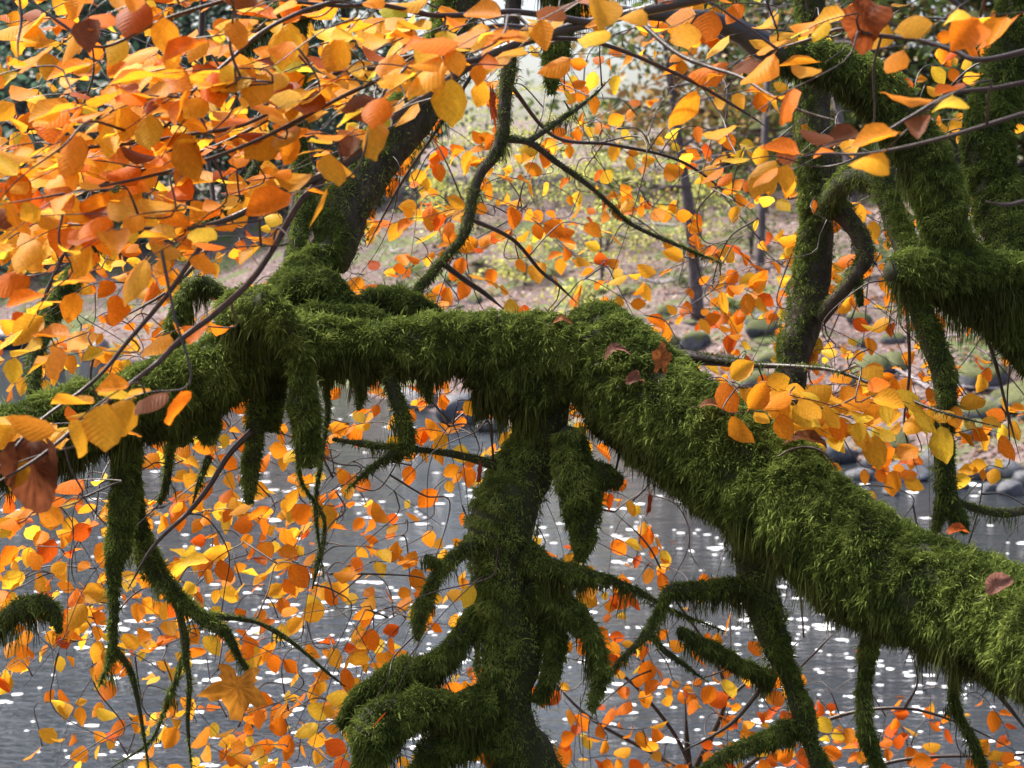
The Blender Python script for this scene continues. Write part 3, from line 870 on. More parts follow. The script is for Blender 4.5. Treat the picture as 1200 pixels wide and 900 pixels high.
# ---- tree B: elbow limb at the right
TB = make_tree((2.75, 4.35, 0.9), 'beech with mossy elbow-shaped limb and hanging branches over the stony far shore')
limb(TB, 'trunk', [(2.75, 4.35, 0.5, .30), (2.7, 4.35, 1.6, .25), (2.55, 4.3, 3.0, .21), (2.5, 4.2, 4.6, .18), (2.65, 4.0, 7.0, .13), (2.8, 3.8, 9.5, .06)], world=True, nseg=24)
limb(TB, 'elbow_limb', [(690, 5, 5, 3.9), (733, 14, 7, 3.9), (800, 19, 9, 3.9), (833, 24, 11, 3.92), (867, 37, 14, 3.94), (893, 53, 17, 3.96), (922, 64, 18, 3.97)], mat=M_WET, lump=.07)
limb(TB, 'elbow_limb', [(905, 57, 15, 3.97), (935, 66, 18, 3.98), (967, 73, 20, 4.0), (1005, 90, 23, 4.0), (1035, 115, 25, 4.0), (1055, 142, 24, 4.0), (1075, 170, 25, 4.0), (1090, 200, 25, 4.0), (1100, 230, 24, 4.0), (1106, 262, 25, 4.0), (1118, 300, 28, 4.02), (1135, 325, 26, 4.05)],
     moss=dict(MED, L=.017, cover=1.0, beard=.5), seed=41)
limb(TB, 'limb', [(1044, 318, 13, 3.95), (1062, 318, 21, 3.97), (1110, 322, 28, 4.0), (1160, 326, 31, 4.05), (1220, 336, 34, 4.1), (1330, 350, 40, 4.15), (1560, 360, 52, 4.3), (1720, 380, 66, 4.3)], moss=dict(BIG, L=.02, beard=2.4, bl=.12), seed=42)
limb(TB, 'stub', [(1135, 340, 20, 4.04), (1165, 370, 19, 4.06), (1195, 405, 17, 4.08), (1240, 450, 12, 4.1)], moss=dict(MED, beard=2.5, cover=.6))
BR = [
    ('branch', [(1068, 325, 15, 3.98), (1078, 360, 14, 3.98), (1088, 390, 14, 3.98), (1102, 430, 13, 3.98), (1108, 470, 12, 3.98), (1105, 517, 11, 3.98), (1106, 560, 11, 3.98), (1104, 590, 9, 3.98), (1094, 625, 4, 3.98)], dict(SML, cover=.75, side=(.4, -.6, .3), beard=.8)),
    ('stub', [(1106, 560, 10, 3.98), (1115, 590, 9, 3.97), (1126, 612, 7, 3.97), (1134, 624, 3, 3.97)], dict(SML, beard=1)),
    ('limb', [(950, -40, 16, 4.75), (952, 60, 17, 4.75), (955, 150, 19, 4.75), (958, 200, 21, 4.75), (958, 260, 19, 4.75), (953, 320, 20, 4.75), (945, 365, 22, 4.75), (935, 400, 21, 4.74), (929, 435, 17, 4.72), (928, 480, 12, 4.7), (926, 530, 5, 4.7)], dict(SML, L=.011, cover=.55, side=(-.9, -.2, .2), beard=.5)),
    ('branch', [(965, 225, 14, 4.75), (985, 248, 13, 4.7), (1005, 272, 11, 4.66), (1015, 300, 9, 4.63), (1000, 325, 8.5, 4.62), (982, 348, 8, 4.65), (962, 372, 9, 4.7)], dict(SML, L=.010, cover=.4, beard=.5)),
    ('stub', [(1003, 318, 6, 4.63), (1006, 338, 5, 4.62), (1009, 358, 3, 4.62)], dict(SML, L=.01)),
    ('branch', [(965, 250, 12, 4.72), (978, 228, 13, 4.62), (993, 212, 13, 4.5), (1012, 202, 13, 4.4), (1030, 208, 13, 4.3), (1040, 235, 13, 4.25), (1050, 262, 14, 4.2), (1062, 295, 14, 4.1), (1074, 335, 14, 4.02)], dict(SML, cover=.8, side=(.2, -.3, .7), beard=.5)),
    ('limb', [(1215, -30, 26, 4.4), (1190, 50, 24, 4.4), (1168, 110, 22, 4.4), (1157, 165, 25, 4.38), (1162, 210, 24, 4.35), (1175, 255, 24, 4.3), (1190, 320, 24, 4.2)], dict(MED, cover=.7, beard=1.0, light=-.4)),
    ('branch', [(1110, 585, 4, 3.98), (1150, 598, 4, 4.0), (1180, 602, 4.5, 4.0), (1215, 596, 5, 4.0)], dict(THIN, beard=2.5)),
    ('branch', [(1035, 70, 6, 4.6), (1045, 200, 5, 4.6), (1060, 330, 3, 4.6), (1066, 430, 2.0, 4.6), (1060, 500, 1.4, 4.6), (1078, 560, .7, 4.6)], None),
    ('branch', [(1150, 380, 3, 4.2), (1165, 420, 2.5, 4.2), (1180, 480, 1.8, 4.2), (1196, 540, .7, 4.2)], None),
]
for nm, ctrl, ms in BR:
    o, C, Rr = limb(TB, nm, ctrl, mat=(M_BARK if ms and ms.get('cover', 1) > .6 else M_BARE) if ms else M_TWIG, moss=ms, lump=0.2 if ms else 0.05, lfreq=18)
    nodes_add('B', C)

# ---- tree D: overhead beech behind, leaning limb and slender hanging stems
TD = make_tree((3.3, 5.6, -0.4), 'beech behind with dark leaning limb and slender hanging stems above the mossy limb')
limb(TD, 'trunk', [(3.3, 5.6, -0.6, .3), (3.2, 5.55, 1.5, .25), (3.1, 5.5, 3.5, .2), (3.0, 5.4, 4.9, .18), (3.2, 5.3, 7, .12), (3.4, 5.1, 10, .05)], world=True, nseg=24)
zt = 4.0 + 4.6 * math.tan(R(7.5)) + 0.32
limb(TD, 'overhead_limb', [(3.05, 5.45, 4.6, .14), (2.2, 5.0, zt + .1, .11), (1.2, 4.7, zt + .05, .09), (0.3, 4.55, zt + .02, .075), (-0.6, 4.6, zt + .1, .06), (-1.6, 4.7, zt + .2, .04), (-2.4, 4.8, zt + .2, .02)], world=True, moss=dict(SML, cover=1.0), nseg=14)
DB = [
    ('leaning_limb', [(560, -120, 24, 4.6), (535, 20, 25, 4.6), (512, 85, 26, 4.6), (474, 148, 27, 4.58), (437, 192, 29, 4.56), (412, 232, 29, 4.52), (400, 268, 27, 4.5), (398, 300, 18, 4.48), (402, 318, 6, 4.47)], dict(MED, cover=.62, side=(-.75, -.2, .6), beard=1.2, light=.5, bl=.08), M_BARE),
    ('branch', [(403, 262, 16, 4.5), (385, 290, 16, 4.45), (362, 315, 18, 4.4), (340, 335, 18, 4.3), (318, 352, 12, 4.2), (300, 365, 8, 4.1)], dict(MED, light=.6), None),
    ('branch', [(350, -90, 8, 4.5), (352, 40, 8, 4.5), (352, 120, 8, 4.5), (352, 180, 9, 4.5), (358, 225, 9, 4.48), (352, 265, 9, 4.45), (345, 310, 9, 4.4), (338, 335, 6, 4.35)], dict(SML, light=.4, cover=.8), None),
    ('branch', [(356, 120, 5, 4.5), (322, 160, 5, 4.45), (298, 200, 6, 4.4), (282, 225, 5, 4.38), (247, 257, 5, 4.35), (213, 287, 4, 4.3), (185, 315, 2, 4.28)], dict(THIN, light=.5, cover=.9), None),
    ('branch', [(165, 130, 5, 4.7), (150, 200, 7, 4.65), (134, 236, 10, 4.6), (118, 265, 10, 4.6), (97, 307, 9, 4.58), (70, 350, 9, 4.55), (51, 387, 9, 4.5), (41, 427, 9, 4.45), (40, 462, 7, 4.4)], dict(SML, cover=.65, beard=.6), None),
    ('branch', [(430, -60, 14, 4.3), (378, 0, 13, 4.3), (340, 10, 12, 4.3), (312, 26, 9, 4.3), (290, 43, 8, 4.3), (257, 74, 6, 4.3), (220, 90, 3, 4.3)], dict(SML, light=.5), None),
    ('stem', [(615, -120, 10, 4.4), (602, 0, 9.5, 4.4), (597, 67, 9, 4.4), (592, 117, 8, 4.4), (589, 155, 7, 4.4), (580, 181, 7, 4.4), (561, 207, 6, 4.4), (548, 258, 5.5, 4.4), (540, 281, 5, 4.4), (522, 302, 5, 4.4), (506, 321, 5, 4.4), (487, 344, 5, 4.35), (482, 360, 3, 4.3)], dict(THIN, cover=.3, beard=.6), M_BARE),
    ('branch', [(588, 163, 4.5, 4.4), (620, 167, 4, 4.45), (652, 190, 3.6, 4.5), (692, 219, 3.2, 4.55), (716, 241, 3, 4.6), (742, 264, 2.6, 4.65), (800, 290, 2.2, 4.7), (850, 310, 1.5, 4.8)], dict(THIN, cover=.3, beard=.4), M_TWIG),
    ('branch', [(618, 167, 4, 4.45), (648, 147, 3.6, 4.5), (672, 130, 3, 4.55), (695, 112, 2.4, 4.6), (715, 92, 1.6, 4.6)], dict(THIN, cover=.3, beard=.4), M_TWIG),
    ('branch', [(517, 307, 4, 4.4), (543, 327, 3.5, 4.45), (567, 343, 3, 4.5), (590, 362, 2.2, 4.5)], None, M_TWIG),
    ('branch', [(598, 100, 3, 4.42), (650, 160, 2.2, 4.7), (720, 170, 2, 4.9), (800, 190, 1.8, 5.0), (870, 240, 1.4, 5.1)], None, M_TWIG),
    ('branch', [(548, 255, 3, 4.4), (600, 280, 2.6, 4.6), (633, 317, 2.3, 4.7), (653, 333, 2.1, 4.7), (675, 354, 1.6, 4.7)], None, M_TWIG),
    ('branch', [(570, 60, 2.4, 4.5), (520, 140, 2, 4.6), (470, 215, 1.8, 4.8), (430, 290, 1.5, 4.9)], None, M_TWIG),
    ('branch', [(200, -60, 5, 5.0), (190, 80, 4, 5.0), (110, 220, 3, 5.0), (60, 330, 2.4, 5.0), (20, 420, 1.6, 5.0)], None, M_TWIG),
    ('branch', [(240, -60, 4, 5.2), (235, 120, 3.5, 5.2), (250, 260, 3, 5.1), (210, 330, 2.4, 5.0), (130, 380, 1.6, 5.0)], None, M_TWIG),
    ('stub', [(668, -40, 12, 4.3), (658, 30, 12, 4.3), (651, 62, 12, 4.3), (646, 92, 7, 4.3), (646, 110, 3, 4.3)], dict(MED, beard=1.5, bl=.07), None),
    ('branch', [(640, -46, 14, 4.3), (700, -24, 12, 4.3), (760, -22, 12, 4.3), (820, -30, 12, 4.3), (900, -70, 10, 4.3)], dict(SML, beard=8, bl=.13, light=.8), None),
]
for nm, ctrl, ms, mt in DB:
    o, C, Rr = limb(TD, nm, ctrl, mat=mt or M_BARK, moss=ms, lump=0.18 if ms else 0.05, lfreq=18)
    nodes_add('D', C)

# ---- tree C: smooth dark boughs with golden leaves in front
TC = make_tree((2.1, 1.7, 2.1), 'beech overhead with smooth dark boughs and fans of golden orange leaves')
limb(TC, 'trunk', [(2.1, 1.7, 1.9, .22), (2.05, 1.75, 3.0, .18), (2.0, 1.85, 4.2, .15), (2.05, 1.9, 6.0, .11), (2.1, 1.8, 8.5, .04)], world=True, mat=M_WET, nseg=18)
c0 = [tuple(np.array([2.02, 1.82, 3.9])) + (.05,), tuple(P(1500, -170, 2.5)) + (.035,), tuple(P(1200, -110, 2.7)) + (.02,), tuple(P(1000, -60, 2.8)) + (.014,)]
limb(TC, 'bough', c0, world=True, mat=M_WET, lump=.05)
CB = [
    [(1010, -62, 8, 2.8), (860, -12, 7, 2.85), (733, 17, 6.5, 2.9), (650, 37, 6.5, 2.9), (600, 53, 6, 2.9), (567, 67, 6, 2.9), (540, 83, 6, 2.9), (500, 113, 5.5, 2.88), (467, 133, 5.5, 2.86), (433, 170, 5.5, 2.84), (400, 194, 5, 2.82), (367, 210, 5, 2.8), (333, 221, 4.5, 2.78), (283, 250, 4, 2.75), (247, 263, 3.2, 2.72), (213, 268, 2.5, 2.7), (150, 268, 2, 2.66), (90, 280, 1.5, 2.6)],
    [(405, 192, 4.5, 2.82), (357, 230, 4, 2.8), (317, 296, 4, 2.78), (293, 330, 4, 2.76), (253, 367, 3.8, 2.74), (213, 397, 3.6, 2.72), (187, 423, 3.4, 2.7), (150, 452, 3, 2.68), (90, 500, 2.6, 2.64), (40, 540, 2.2, 2.6), (-30, 580, 2, 2.56)],
    [(255, 262, 3, 2.74), (227, 300, 3, 2.74), (200, 340, 3, 2.73), (167, 380, 2.8, 2.72), (147, 403, 2.7, 2.72), (123, 433, 2.5, 2.7), (97, 457, 2.4, 2.68), (43, 497, 2.2, 2.64), (0, 547, 2, 2.6), (-40, 600, 1.6, 2.55)],
    [(560, 70, 3, 2.88), (480, 80, 3, 2.84), (400, 84, 2.8, 2.78), (343, 117, 2.6, 2.74), (283, 147, 2.5, 2.7), (220, 158, 2.4, 2.66), (167, 167, 2.2, 2.62), (113, 172, 2, 2.6), (60, 180, 1.6, 2.56), (7, 193, 1.2, 2.5)],
    [(480, -20, 3.2, 2.7), (380, 5, 2.8, 2.68), (333, 23, 2.6, 2.66), (300, 43, 2.6, 2.64), (273, 67, 2.5, 2.62), (247, 90, 2.4, 2.6), (220, 113, 2.2, 2.58), (200, 143, 2, 2.56), (150, 175, 1.5, 2.54)],
    [(700, 28, 4.5, 2.9), (607, 14, 3.6, 2.86), (567, 17, 3.4, 2.84), (510, 18, 3.2, 2.8), (483, 13, 3, 2.78), (440, 5, 3, 2.74), (400, 7, 2.6, 2.7), (330, 0, 2, 2.66), (240, -12, 2, 2.6)],
    [(650, 37, 4, 2.9), (580, 31, 3.4, 2.88), (533, 47, 3.2, 2.86), (493, 63, 3, 2.84), (450, 90, 2.8, 2.8), (400, 114, 2.6, 2.76), (300, 165, 2.3, 2.68), (200, 200, 2, 2.6), (100, 222, 1.7, 2.54), (0, 240, 1.4, 2.5)],
    [(600, 50, 3, 2.9), (500, 62, 2.8, 2.9), (430, 82, 2.6, 2.9), (330, 132, 2.3, 2.9), (250, 172, 2, 2.88), (130, 212, 1.7, 2.86), (30, 262, 1.3, 2.84)],
    [(1250, 48, 4, 2.6), (1153, 70, 3.2, 2.6), (1120, 60, 3, 2.62), (1077, 47, 3, 2.65), (1033, 42, 2.8, 2.68), (987, 34, 2.6, 2.7), (943, 48, 2, 2.72), (900, 60, 1.5, 2.74)],
    [(1260, 92, 3, 2.4), (1210, 95, 2.8, 2.4), (1167, 103, 2.6, 2.4), (1117, 110, 2.5, 2.4), (1067, 137, 2.3, 2.4), (1033, 157, 1.8, 2.4), (990, 175, 1.2, 2.4)],
    [(1260, 118, 3, 2.35), (1200, 133, 2.7, 2.35), (1100, 163, 2.4, 2.36), (1017, 180, 2, 2.38), (967, 180, 1.4, 2.4), (930, 185, 1, 2.4)],
    [(740, 17, 3.2, 2.88), (790, 60, 2.8, 2.8), (827, 77, 2.5, 2.75), (867, 90, 2.2, 2.7), (900, 110, 2, 2.65), (940, 130, 1.6, 2.6), (985, 142, 1.2, 2.55)],
    [(1260, 240, 3, 2.3), (1210, 235, 2.6, 2.3), (1180, 240, 2.2, 2.3), (1155, 236, 1.4, 2.3)],
    [(620, 45, 3, 2.9), (700, 50, 2.6, 2.95), (800, 90, 2.3, 3.0), (870, 130, 1.8, 3.0), (900, 150, 1.2, 3.0)],
    [(1000, -60, 4, 2.8), (1100, -10, 3, 2.7), (1130, 20, 2.5, 2.7), (1060, 20, 1.8, 2.7)],
    [(1200, -110, 7, 2.7), (1260, 0, 5, 2.5), (1270, 60, 4, 2.45), (1275, 150, 3.5, 2.4), (1265, 245, 3, 2.3)],
    [(420, -60, 3, 2.6), (330, -20, 3, 2.6), (200, 20, 2.4, 2.55), (120, 55, 2, 2.5), (75, 30, 2, 2.48), (22, -10, 2, 2.48)],
    [(560, -50, 4, 2.75), (480, -20, 3.4, 2.7), (420, -60, 3, 2.6)],
    [(900, -30, 5, 2.84), (700, -60, 4.6, 2.8), (560, -50, 4, 2.75)],
    [(22, -10, 2, 2.48), (25, 25, 1.8, 2.47), (21, 50, 1.5, 2.46), (22, 74, 1.1, 2.45)],
]
for ctrl in CB:
    o, C, Rr = limb(TC, 'bough', ctrl, mat=M_TWIG if ctrl[0][2] < 6 else M_WET, lump=.06, lfreq=40, nseg=7)
    nodes_add('C', C, 0.03)

# ---- tree E: low young beech under the thick limb
TE = make_tree((0.75, 5.2, 0.2), 'young beech below the thick limb with thin arching twigs of red orange leaves')
EB = [
    [(0.75, 5.2, 0.0, .035), (0.72, 5.2, 0.9, .028), (0.66, 5.25, 1.6, .02), (0.6, 5.3, 2.1, .015), (.58, 5.3, 2.4, .002)],
]
o, C, Rr = limb(TE, 'trunk', EB[0], world=True, mat=M_BARE)
for ctrl in [
    [(820, 925, 4, 5.3), (790, 860, 2.6, 5.2), (740, 800, 2, 5.1), (700, 780, 1.3, 5.0), (660, 770, 1, 5.0)],
    [(815, 900, 4, 5.3), (850, 820, 2.6, 5.2), (830, 760, 2, 5.1), (790, 700, 1.6, 5.0), (760, 640, 1.2, 5.0), (720, 600, 1, 5.0)],
    [(825, 940, 4, 5.3), (900, 880, 3, 5.2), (980, 840, 2.4, 5.1), (1060, 830, 2, 5.0), (1130, 850, 1.4, 5.0), (1190, 880, 1.2, 5.0)],
    [(825, 935, 4, 5.3), (950, 920, 3, 5.4), (1060, 890, 2.4, 5.3), (1180, 885, 1.6, 5.2), (1230, 880, 1.2, 5.2)],
    [(818, 910, 3, 5.3), (760, 880, 2.5, 5.4), (690, 840, 2, 5.4), (640, 790, 1.4, 5.4)],
    [(960, 850, 2.2, 5.1), (930, 800, 1.8, 5.0), (960, 760, 1.4, 4.9), (985, 735, 1, 4.9)],
    [(1060, 830, 2, 5.0), (1075, 800, 1.4, 4.9), (1068, 760, 1.1, 4.8)],
    [(850, 820, 2.2, 5.2), (900, 780, 1.6, 5.2), (945, 745, 1.2, 5.2)],
    [(720, 600, 1.4, 5.0), (680, 590, 1.2, 5.0), (640, 560, 1, 5.0)],
]:
    o, C, Rr = limb(TE, 'branch', ctrl, mat=M_TWIG, lump=.05, nseg=6)
    nodes_add('E', C)

# ------------------------------------------------------------------ leaves
PAL = {
    'yellow': (0.82, 0.52, 0.04), 'gold': (0.80, 0.38, 0.026), 'amber': (0.80, 0.285, 0.016), 'orange': (0.78, 0.20, 0.011),
    'red': (0.66, 0.11, 0.010), 'rust': (0.36, 0.085, 0.015), 'brown': (0.20, 0.07, 0.03), 'lime': (0.52, 0.52, 0.05),
}


def leaf_arrays(var, ns=8, na=5, petiole=True):
    """unit beech leaf: base at origin, grows along +Y, face +Z, length 1"""
    rg = np.random.default_rng(100 + var)
    hw = 0.33 + 0.06 * rg.random(); bend = rg.uniform(-0.42, 0.22); cup = rg.uniform(-0.7, 1.0); twist = rg.uniform(-.25, .25)
    asym = rg.uniform(-.05, .05); wav = rg.uniform(0.01, 0.035); skew = rg.uniform(.78, .95)
    V, UV = [], []
    us = np.linspace(-1, 1, na)
    for i in range(ns):
        t = i / (ns - 1); t = t + 0.06 * math.sin(2 * math.pi * t) * -1
        wdt = hw * (max(0, math.sin(math.pi * t ** skew)) ** 0.72) * (1 if i not in (0,) else 0.05)
        if i == ns - 1: wdt = 0.012
        if i == ns - 2: wdt *= 0.85
        for u in us:
            e = 1 + (0.05 * math.sin(i * 2.9 + var) if abs(u) > .9 else 0)
            x = u * wdt * e + asym * math.sin(math.pi * t)
            z = cup * (u * wdt) ** 2 * 2.2 + bend * t * t + wav * math.cos(i * math.pi + 1.0) * abs(u) + twist * u * wdt * t
            z += 0.03 * (1 - abs(u))* -1 * math.sin(math.pi * t)
            V.append((x, t * 1.0 + 0.0, z)); UV.append((u * wdt, t))
    V = np.array(V); V[:, 1] += 0.12 if petiole else 0
    F = []
    for i in range(ns - 1):
        for j in range(na - 1):
            a = i * na + j
            F.append((a, a + 1, a + na + 1, a + na))
    F = np.array(F)
    fl = F.ravel(); ct = np.full(len(F), 4)
    UV = np.array(UV)
    edge = np.abs(np.tile(us, ns)) > .9
    if petiole:
        k = len(V)
        V = np.vstack([V, [[-.012, 0, 0], [.012, 0, 0], [.010, .14, 0.0], [-.010, .14, 0.0]]])
        UV = np.vstack([UV, np.zeros((4, 2))])
        fl = np.concatenate([fl, [k, k + 1, k + 2, k + 3]]); ct = np.concatenate([ct, [4]])
        edge = np.concatenate([edge, [True] * 4])
    return V, fl, ct, UV, edge


NV = 7
HI = [leaf_arrays(v) for v in range(NV)]
LO = [leaf_arrays(v, 5, 3, False) for v in range(NV)]
LEAF_ME = {}


def leaf_mesh(var, cname, tone):
    k = (var, cname, tone)
    if k not in LEAF_ME:
        V, fl, ct, UV, edge = HI[var]
        c = np.array(PAL[cname]) * (0.82, 1.0, 1.12)[tone]
        K = np.repeat(c[None], len(V), 0)
        K[edge] = K[edge] * 0.82 + np.array([.03, .008, 0.002])
        LEAF_ME[k] = mesh_np('leaf', V, fl, ct, M_LEAF, K, UV)
    return LEAF_ME[k]


LEAVES = {k: [] for k in 'ABCDE'}      # tree -> list of dict(pos, dir, nor, len, color, twig)
TREES = dict(A=TA, B=TB, C=TC, D=TD, E=TE)
TWIGN = {k: 0 for k in TREES}


def pick_color(mix):
    names = list(mix); ws = np.array([mix[n] for n in names], float)
    return names[int(RNG.choice(len(names), p=ws / ws.sum()))]


def twig_mesh(pts, r0, r1, step=0.02):
    C, T, Rr = spline(pts, np.linspace(r0, r1, len(pts)), step)
    return C, T, tube_arrays(C, T, Rr, 5)


def sprig(key, cen, ddir, length, nleaf, mix, style, lsize):
    """a leafy twig at cen along ddir, joined to the nearest skeleton node of the tree"""
    tree = TREES[key[0]]
    nodes = np.array(NODES[key])
    half = ddir * length * 0.5
    a = cen - half; b_ = cen + half
    rel = nodes - a
    i = int(np.argmin(np.linalg.norm(rel, axis=1) + 0.9 * np.clip(rel @ ddir, 0, None)))
    root = nodes[i]
    gap = np.linalg.norm(a - root)
    pts = [root]
    if gap > 0.03:
        mid = root * 0.5 + a * 0.5 + RNG.normal(size=3) * gap * 0.09 + np.array([0, 0, 0.10 * gap])
        pts.append(mid)
    q1 = cen + RNG.normal(size=3) * length * 0.05 + np.array([0, 0, 0.04 * length])
    pts += [a, q1, b_ + np.array([0, 0, -0.06 * length])]
    rr = 0.0011 + 0.0016 * min(1, gap / 0.35)
    C, T, (V, f, c) = twig_mesh(pts, rr + 0.0008, 0.0007)
    tw = link('twig', mesh_np('twig', V, f, c, M_TWIG), tree, [-v for v in tree.location])
    TWIGN[key[0]] += 1
    # leaves alternate along the outer part
    cum = np.concatenate([[0], np.cumsum(np.linalg.norm(np.diff(C, axis=0), axis=1))])
    tot = cum[-1]; s0 = max(0, tot - length * (1.05 if nleaf > 1 else .1))
    for k in range(nleaf):
        s = s0 + (tot - s0) * (k + 0.5 + RNG.uniform(-.3, .3)) / nleaf
        if k == nleaf - 1: s = tot
        j = min(int(np.searchsorted(cum, s)), len(C) - 1)
        tdir = T[j]
        tocam = nrm(CAM - C[j])
        if style == 'front':
            nor = nrm(np.array([0, 0, 1.0]) * 0.80 + tocam * 0.42 + RNG.normal(size=3) * 0.28)
        elif style == 'flat':
            nor = nrm(np.array([0, 0, 1.0]) * 0.55 + tocam * 0.65 + RNG.normal(size=3) * 0.38)
        else:
            nor = nrm(np.array([0, 0, 1.0]) * 0.30 + tocam * 0.50 + RNG.normal(size=3) * 0.55)
        sd = np.cross(nor, tdir); sd = nrm(sd) * (1 if k % 2 else -1)
        if k == nleaf - 1: sd = sd * 0.15
        dr = tdir * 0.65 + sd * 0.85 + RNG.normal(size=3) * 0.22 + np.array([0, 0, -0.22])
        dr = nrm(dr - nor * (dr @ nor) * 0.75)
        nor = nrm(nor - dr * (nor @ dr))
        LEAVES[key[0]].append(dict(p=C[j], d=dr, n=nor, L=lsize * RNG.uniform(.6, 1.2), c=pick_color(mix), v=int(RNG.integers(NV)), t=int(RNG.integers(3)), tw=tw))
    for p in C[2::2]:
        NODES[key].append(p)


MIX_FRONT = dict(gold=5, amber=4, yellow=2.0, orange=1.6, brown=0.35, lime=0.25, rust=.5)
MIX_FRONT_R = dict(gold=4, amber=4, yellow=1.2, orange=2, rust=1.2, brown=1.0, lime=0.5)
MIX_BACK = dict(amber=4.5, orange=4.5, gold=3.2, yellow=2.0, red=0.9)
MIX_LEFT = dict(amber=4, orange=3.5, gold=3.2, yellow=2.4, red=0.6)
MIX_LOWR = dict(orange=5, red=2.6, amber=2.6, gold=1.2, yellow=.5)

BACK = """
333322221111111111222222
332222221111122222112111
322222210122133233111111
332222122343333343212121
333222224554434455213211
443323213544443353343311
444325104321223335433311
545431002111112354234321
444321001210000132344422
211122212233010003444232
111232113254121011122222
222345444321222100010000
344555544221113210000000
455545543322112210000000
555543224432001111000000
455433124432033321110100
121243454221144433433312
111234664111132344445334
""".split()
FRONT = """
332233334444322111222222
333445555432211122112323
344455543200000022112312
445554431000000012212212
455553210000000000000001
455432100000000000000012
332210000000000000000000
111110000000000000000000
112110000000000000000000
112101000000000000000000
221100000000000000000000
220000000000000000000000
210000000000000000000000
""".split()


def region_key(x, y):
    if x > 860 and y < 560: return 'B'
    if x > 620 and y > 540: return 'E'
    if y > 470: return 'A'
    return 'D'


jobs = []
for ry, row in enumerate(BACK):
    for rx, ch in enumerate(row):
        n = int(ch) * 2.8 / 6.0
        k = int(n) + (RNG.random() < n - int(n))
        for _ in range(k):
            x = rx * 50 + RNG.random() * 50; y = ry * 50 + RNG.random() * 50
            key = region_key(x, y)
            dep = RNG.uniform(4.7, 6.0) if key != 'A' else RNG.uniform(4.1, 5.4)
            if key == 'E': dep = RNG.uniform(4.7, 5.7)
            ang = RNG.normal(0.25, 0.5) + (math.pi if RNG.random() < (0.75 if x < 600 else .35) else 0)
            dd = nrm(RGT * math.cos(ang) - UPV * abs(math.sin(ang)) * 0.8 + FWD * RNG.normal() * 0.5)
            mix = MIX_LOWR if key == 'E' else MIX_LEFT if x < 420 else MIX_BACK
            jobs.append((key, P(x, y, dep), dd, RNG.uniform(.13, .24), int(RNG.integers(4, 8)), mix, 'back', 0.064))
for ry, row in enumerate(FRONT):
    for rx, ch in enumerate(row):
        n = int(ch) * (2.7 if rx < 12 else 0.95) / 6.0
        k = int(n) + (RNG.random() < n - int(n))
        for _ in range(k):
            x = rx * 50 + RNG.random() * 50; y = ry * 50 + RNG.random() * 50
            left = x < 620
            dep = RNG.uniform(2.35, 3.1) if left else RNG.uniform(2.25, 3.0)
            ang = RNG.normal(0.32, 0.22)
            dd = nrm(-RGT * math.cos(ang) - UPV * math.sin(ang) + FWD * RNG.normal() * 0.45)
            jobs.append(('C', P(x, y, dep), dd, RNG.uniform(.13, .22), int(RNG.integers(4, 8)), MIX_FRONT if left else MIX_FRONT_R, 'front', 0.068))
# the golden spray in front of the far shore at the right
for x, y in [(860, 455), (895, 460), (925, 475), (960, 470), (985, 450), (1000, 490), (1035, 470), (1070, 480), (1105, 480), (905, 495), (945, 500), (880, 480), (1140, 505), (975, 505), (1020, 505)]:
    jobs.append(('A2', P(x, y, RNG.uniform(3.5, 4.0)), nrm(RGT + UPV * RNG.uniform(-.4, .1) + FWD * RNG.normal() * .3), .13, 5, dict(gold=4, amber=3, yellow=2, orange=1), 'flat', 0.07))


def _dist(j):
    return float(np.min(np.linalg.norm(np.array(NODES[j[0]]) - j[1], axis=1)))


# bare thin twigs, many of them low on the left
for cnt, key, x0, x1, y0, y1, d0, d1 in [(60, 'A', 0, 560, 480, 900, 3.7, 4.9), (34, 'D', 380, 860, 60, 400, 4.5, 5.6), (26, 'D', 0, 380, 60, 440, 4.4, 5.4), (22, 'B', 860, 1190, 60, 560, 4.2, 5.2), (26, 'E', 640, 1190, 560, 900, 4.6, 5.5)]:
    for _ in range(cnt):
        a_ = RNG.normal(0.9, 0.5)
        sg = -1 if RNG.random() < .6 else 1
        jobs.append((key, P(RNG.uniform(x0, x1), RNG.uniform(y0, y1), RNG.uniform(d0, d1)), nrm(RGT * sg * math.cos(a_) - UPV * abs(math.sin(a_)) + FWD * RNG.normal() * .4), RNG.uniform(.2, .42), int(RNG.random() < .4), MIX_BACK, 'back', .05))

jobs.sort(key=_dist)
for j in jobs: sprig(*j)


def leaf_matrix(L):
    y = L['d']; z = L['n']; x = np.cross(y, z)
    s = L['L']
    m = Matrix.Identity(4)
    for r_ in range(3):
        m[r_][0] = x[r_] * s; m[r_][1] = y[r_] * s; m[r_][2] = z[r_] * s; m[r_][3] = L['p'][r_]
    return m


def bulk_leaves(items, name, parent, loc):
    Vs, Fs, Cs, Ks, Us = [], [], [], [], []; off = 0
    for L in items:
        V, fl, ct, UV, edge = LO[L['v']]
        M = np.stack([np.cross(L['d'], L['n']), L['d'], L['n']]) * L['L']
        Vs.append(V @ M + L['p']); Fs.append(fl + off); Cs.append(ct); off += len(V)
        c = np.array(PAL[L['c']]) * (0.82, 1.0, 1.12)[L['t']]
        K = np.repeat(c[None], len(V), 0); Ks.append(K); Us.append(UV)
    me = mesh_np(name, np.vstack(Vs), np.concatenate(Fs), np.concatenate(Cs), M_LEAF, np.vstack(Ks), np.vstack(Us))
    o = link(name, me, parent, loc); o['kind'] = 'stuff'
    return o


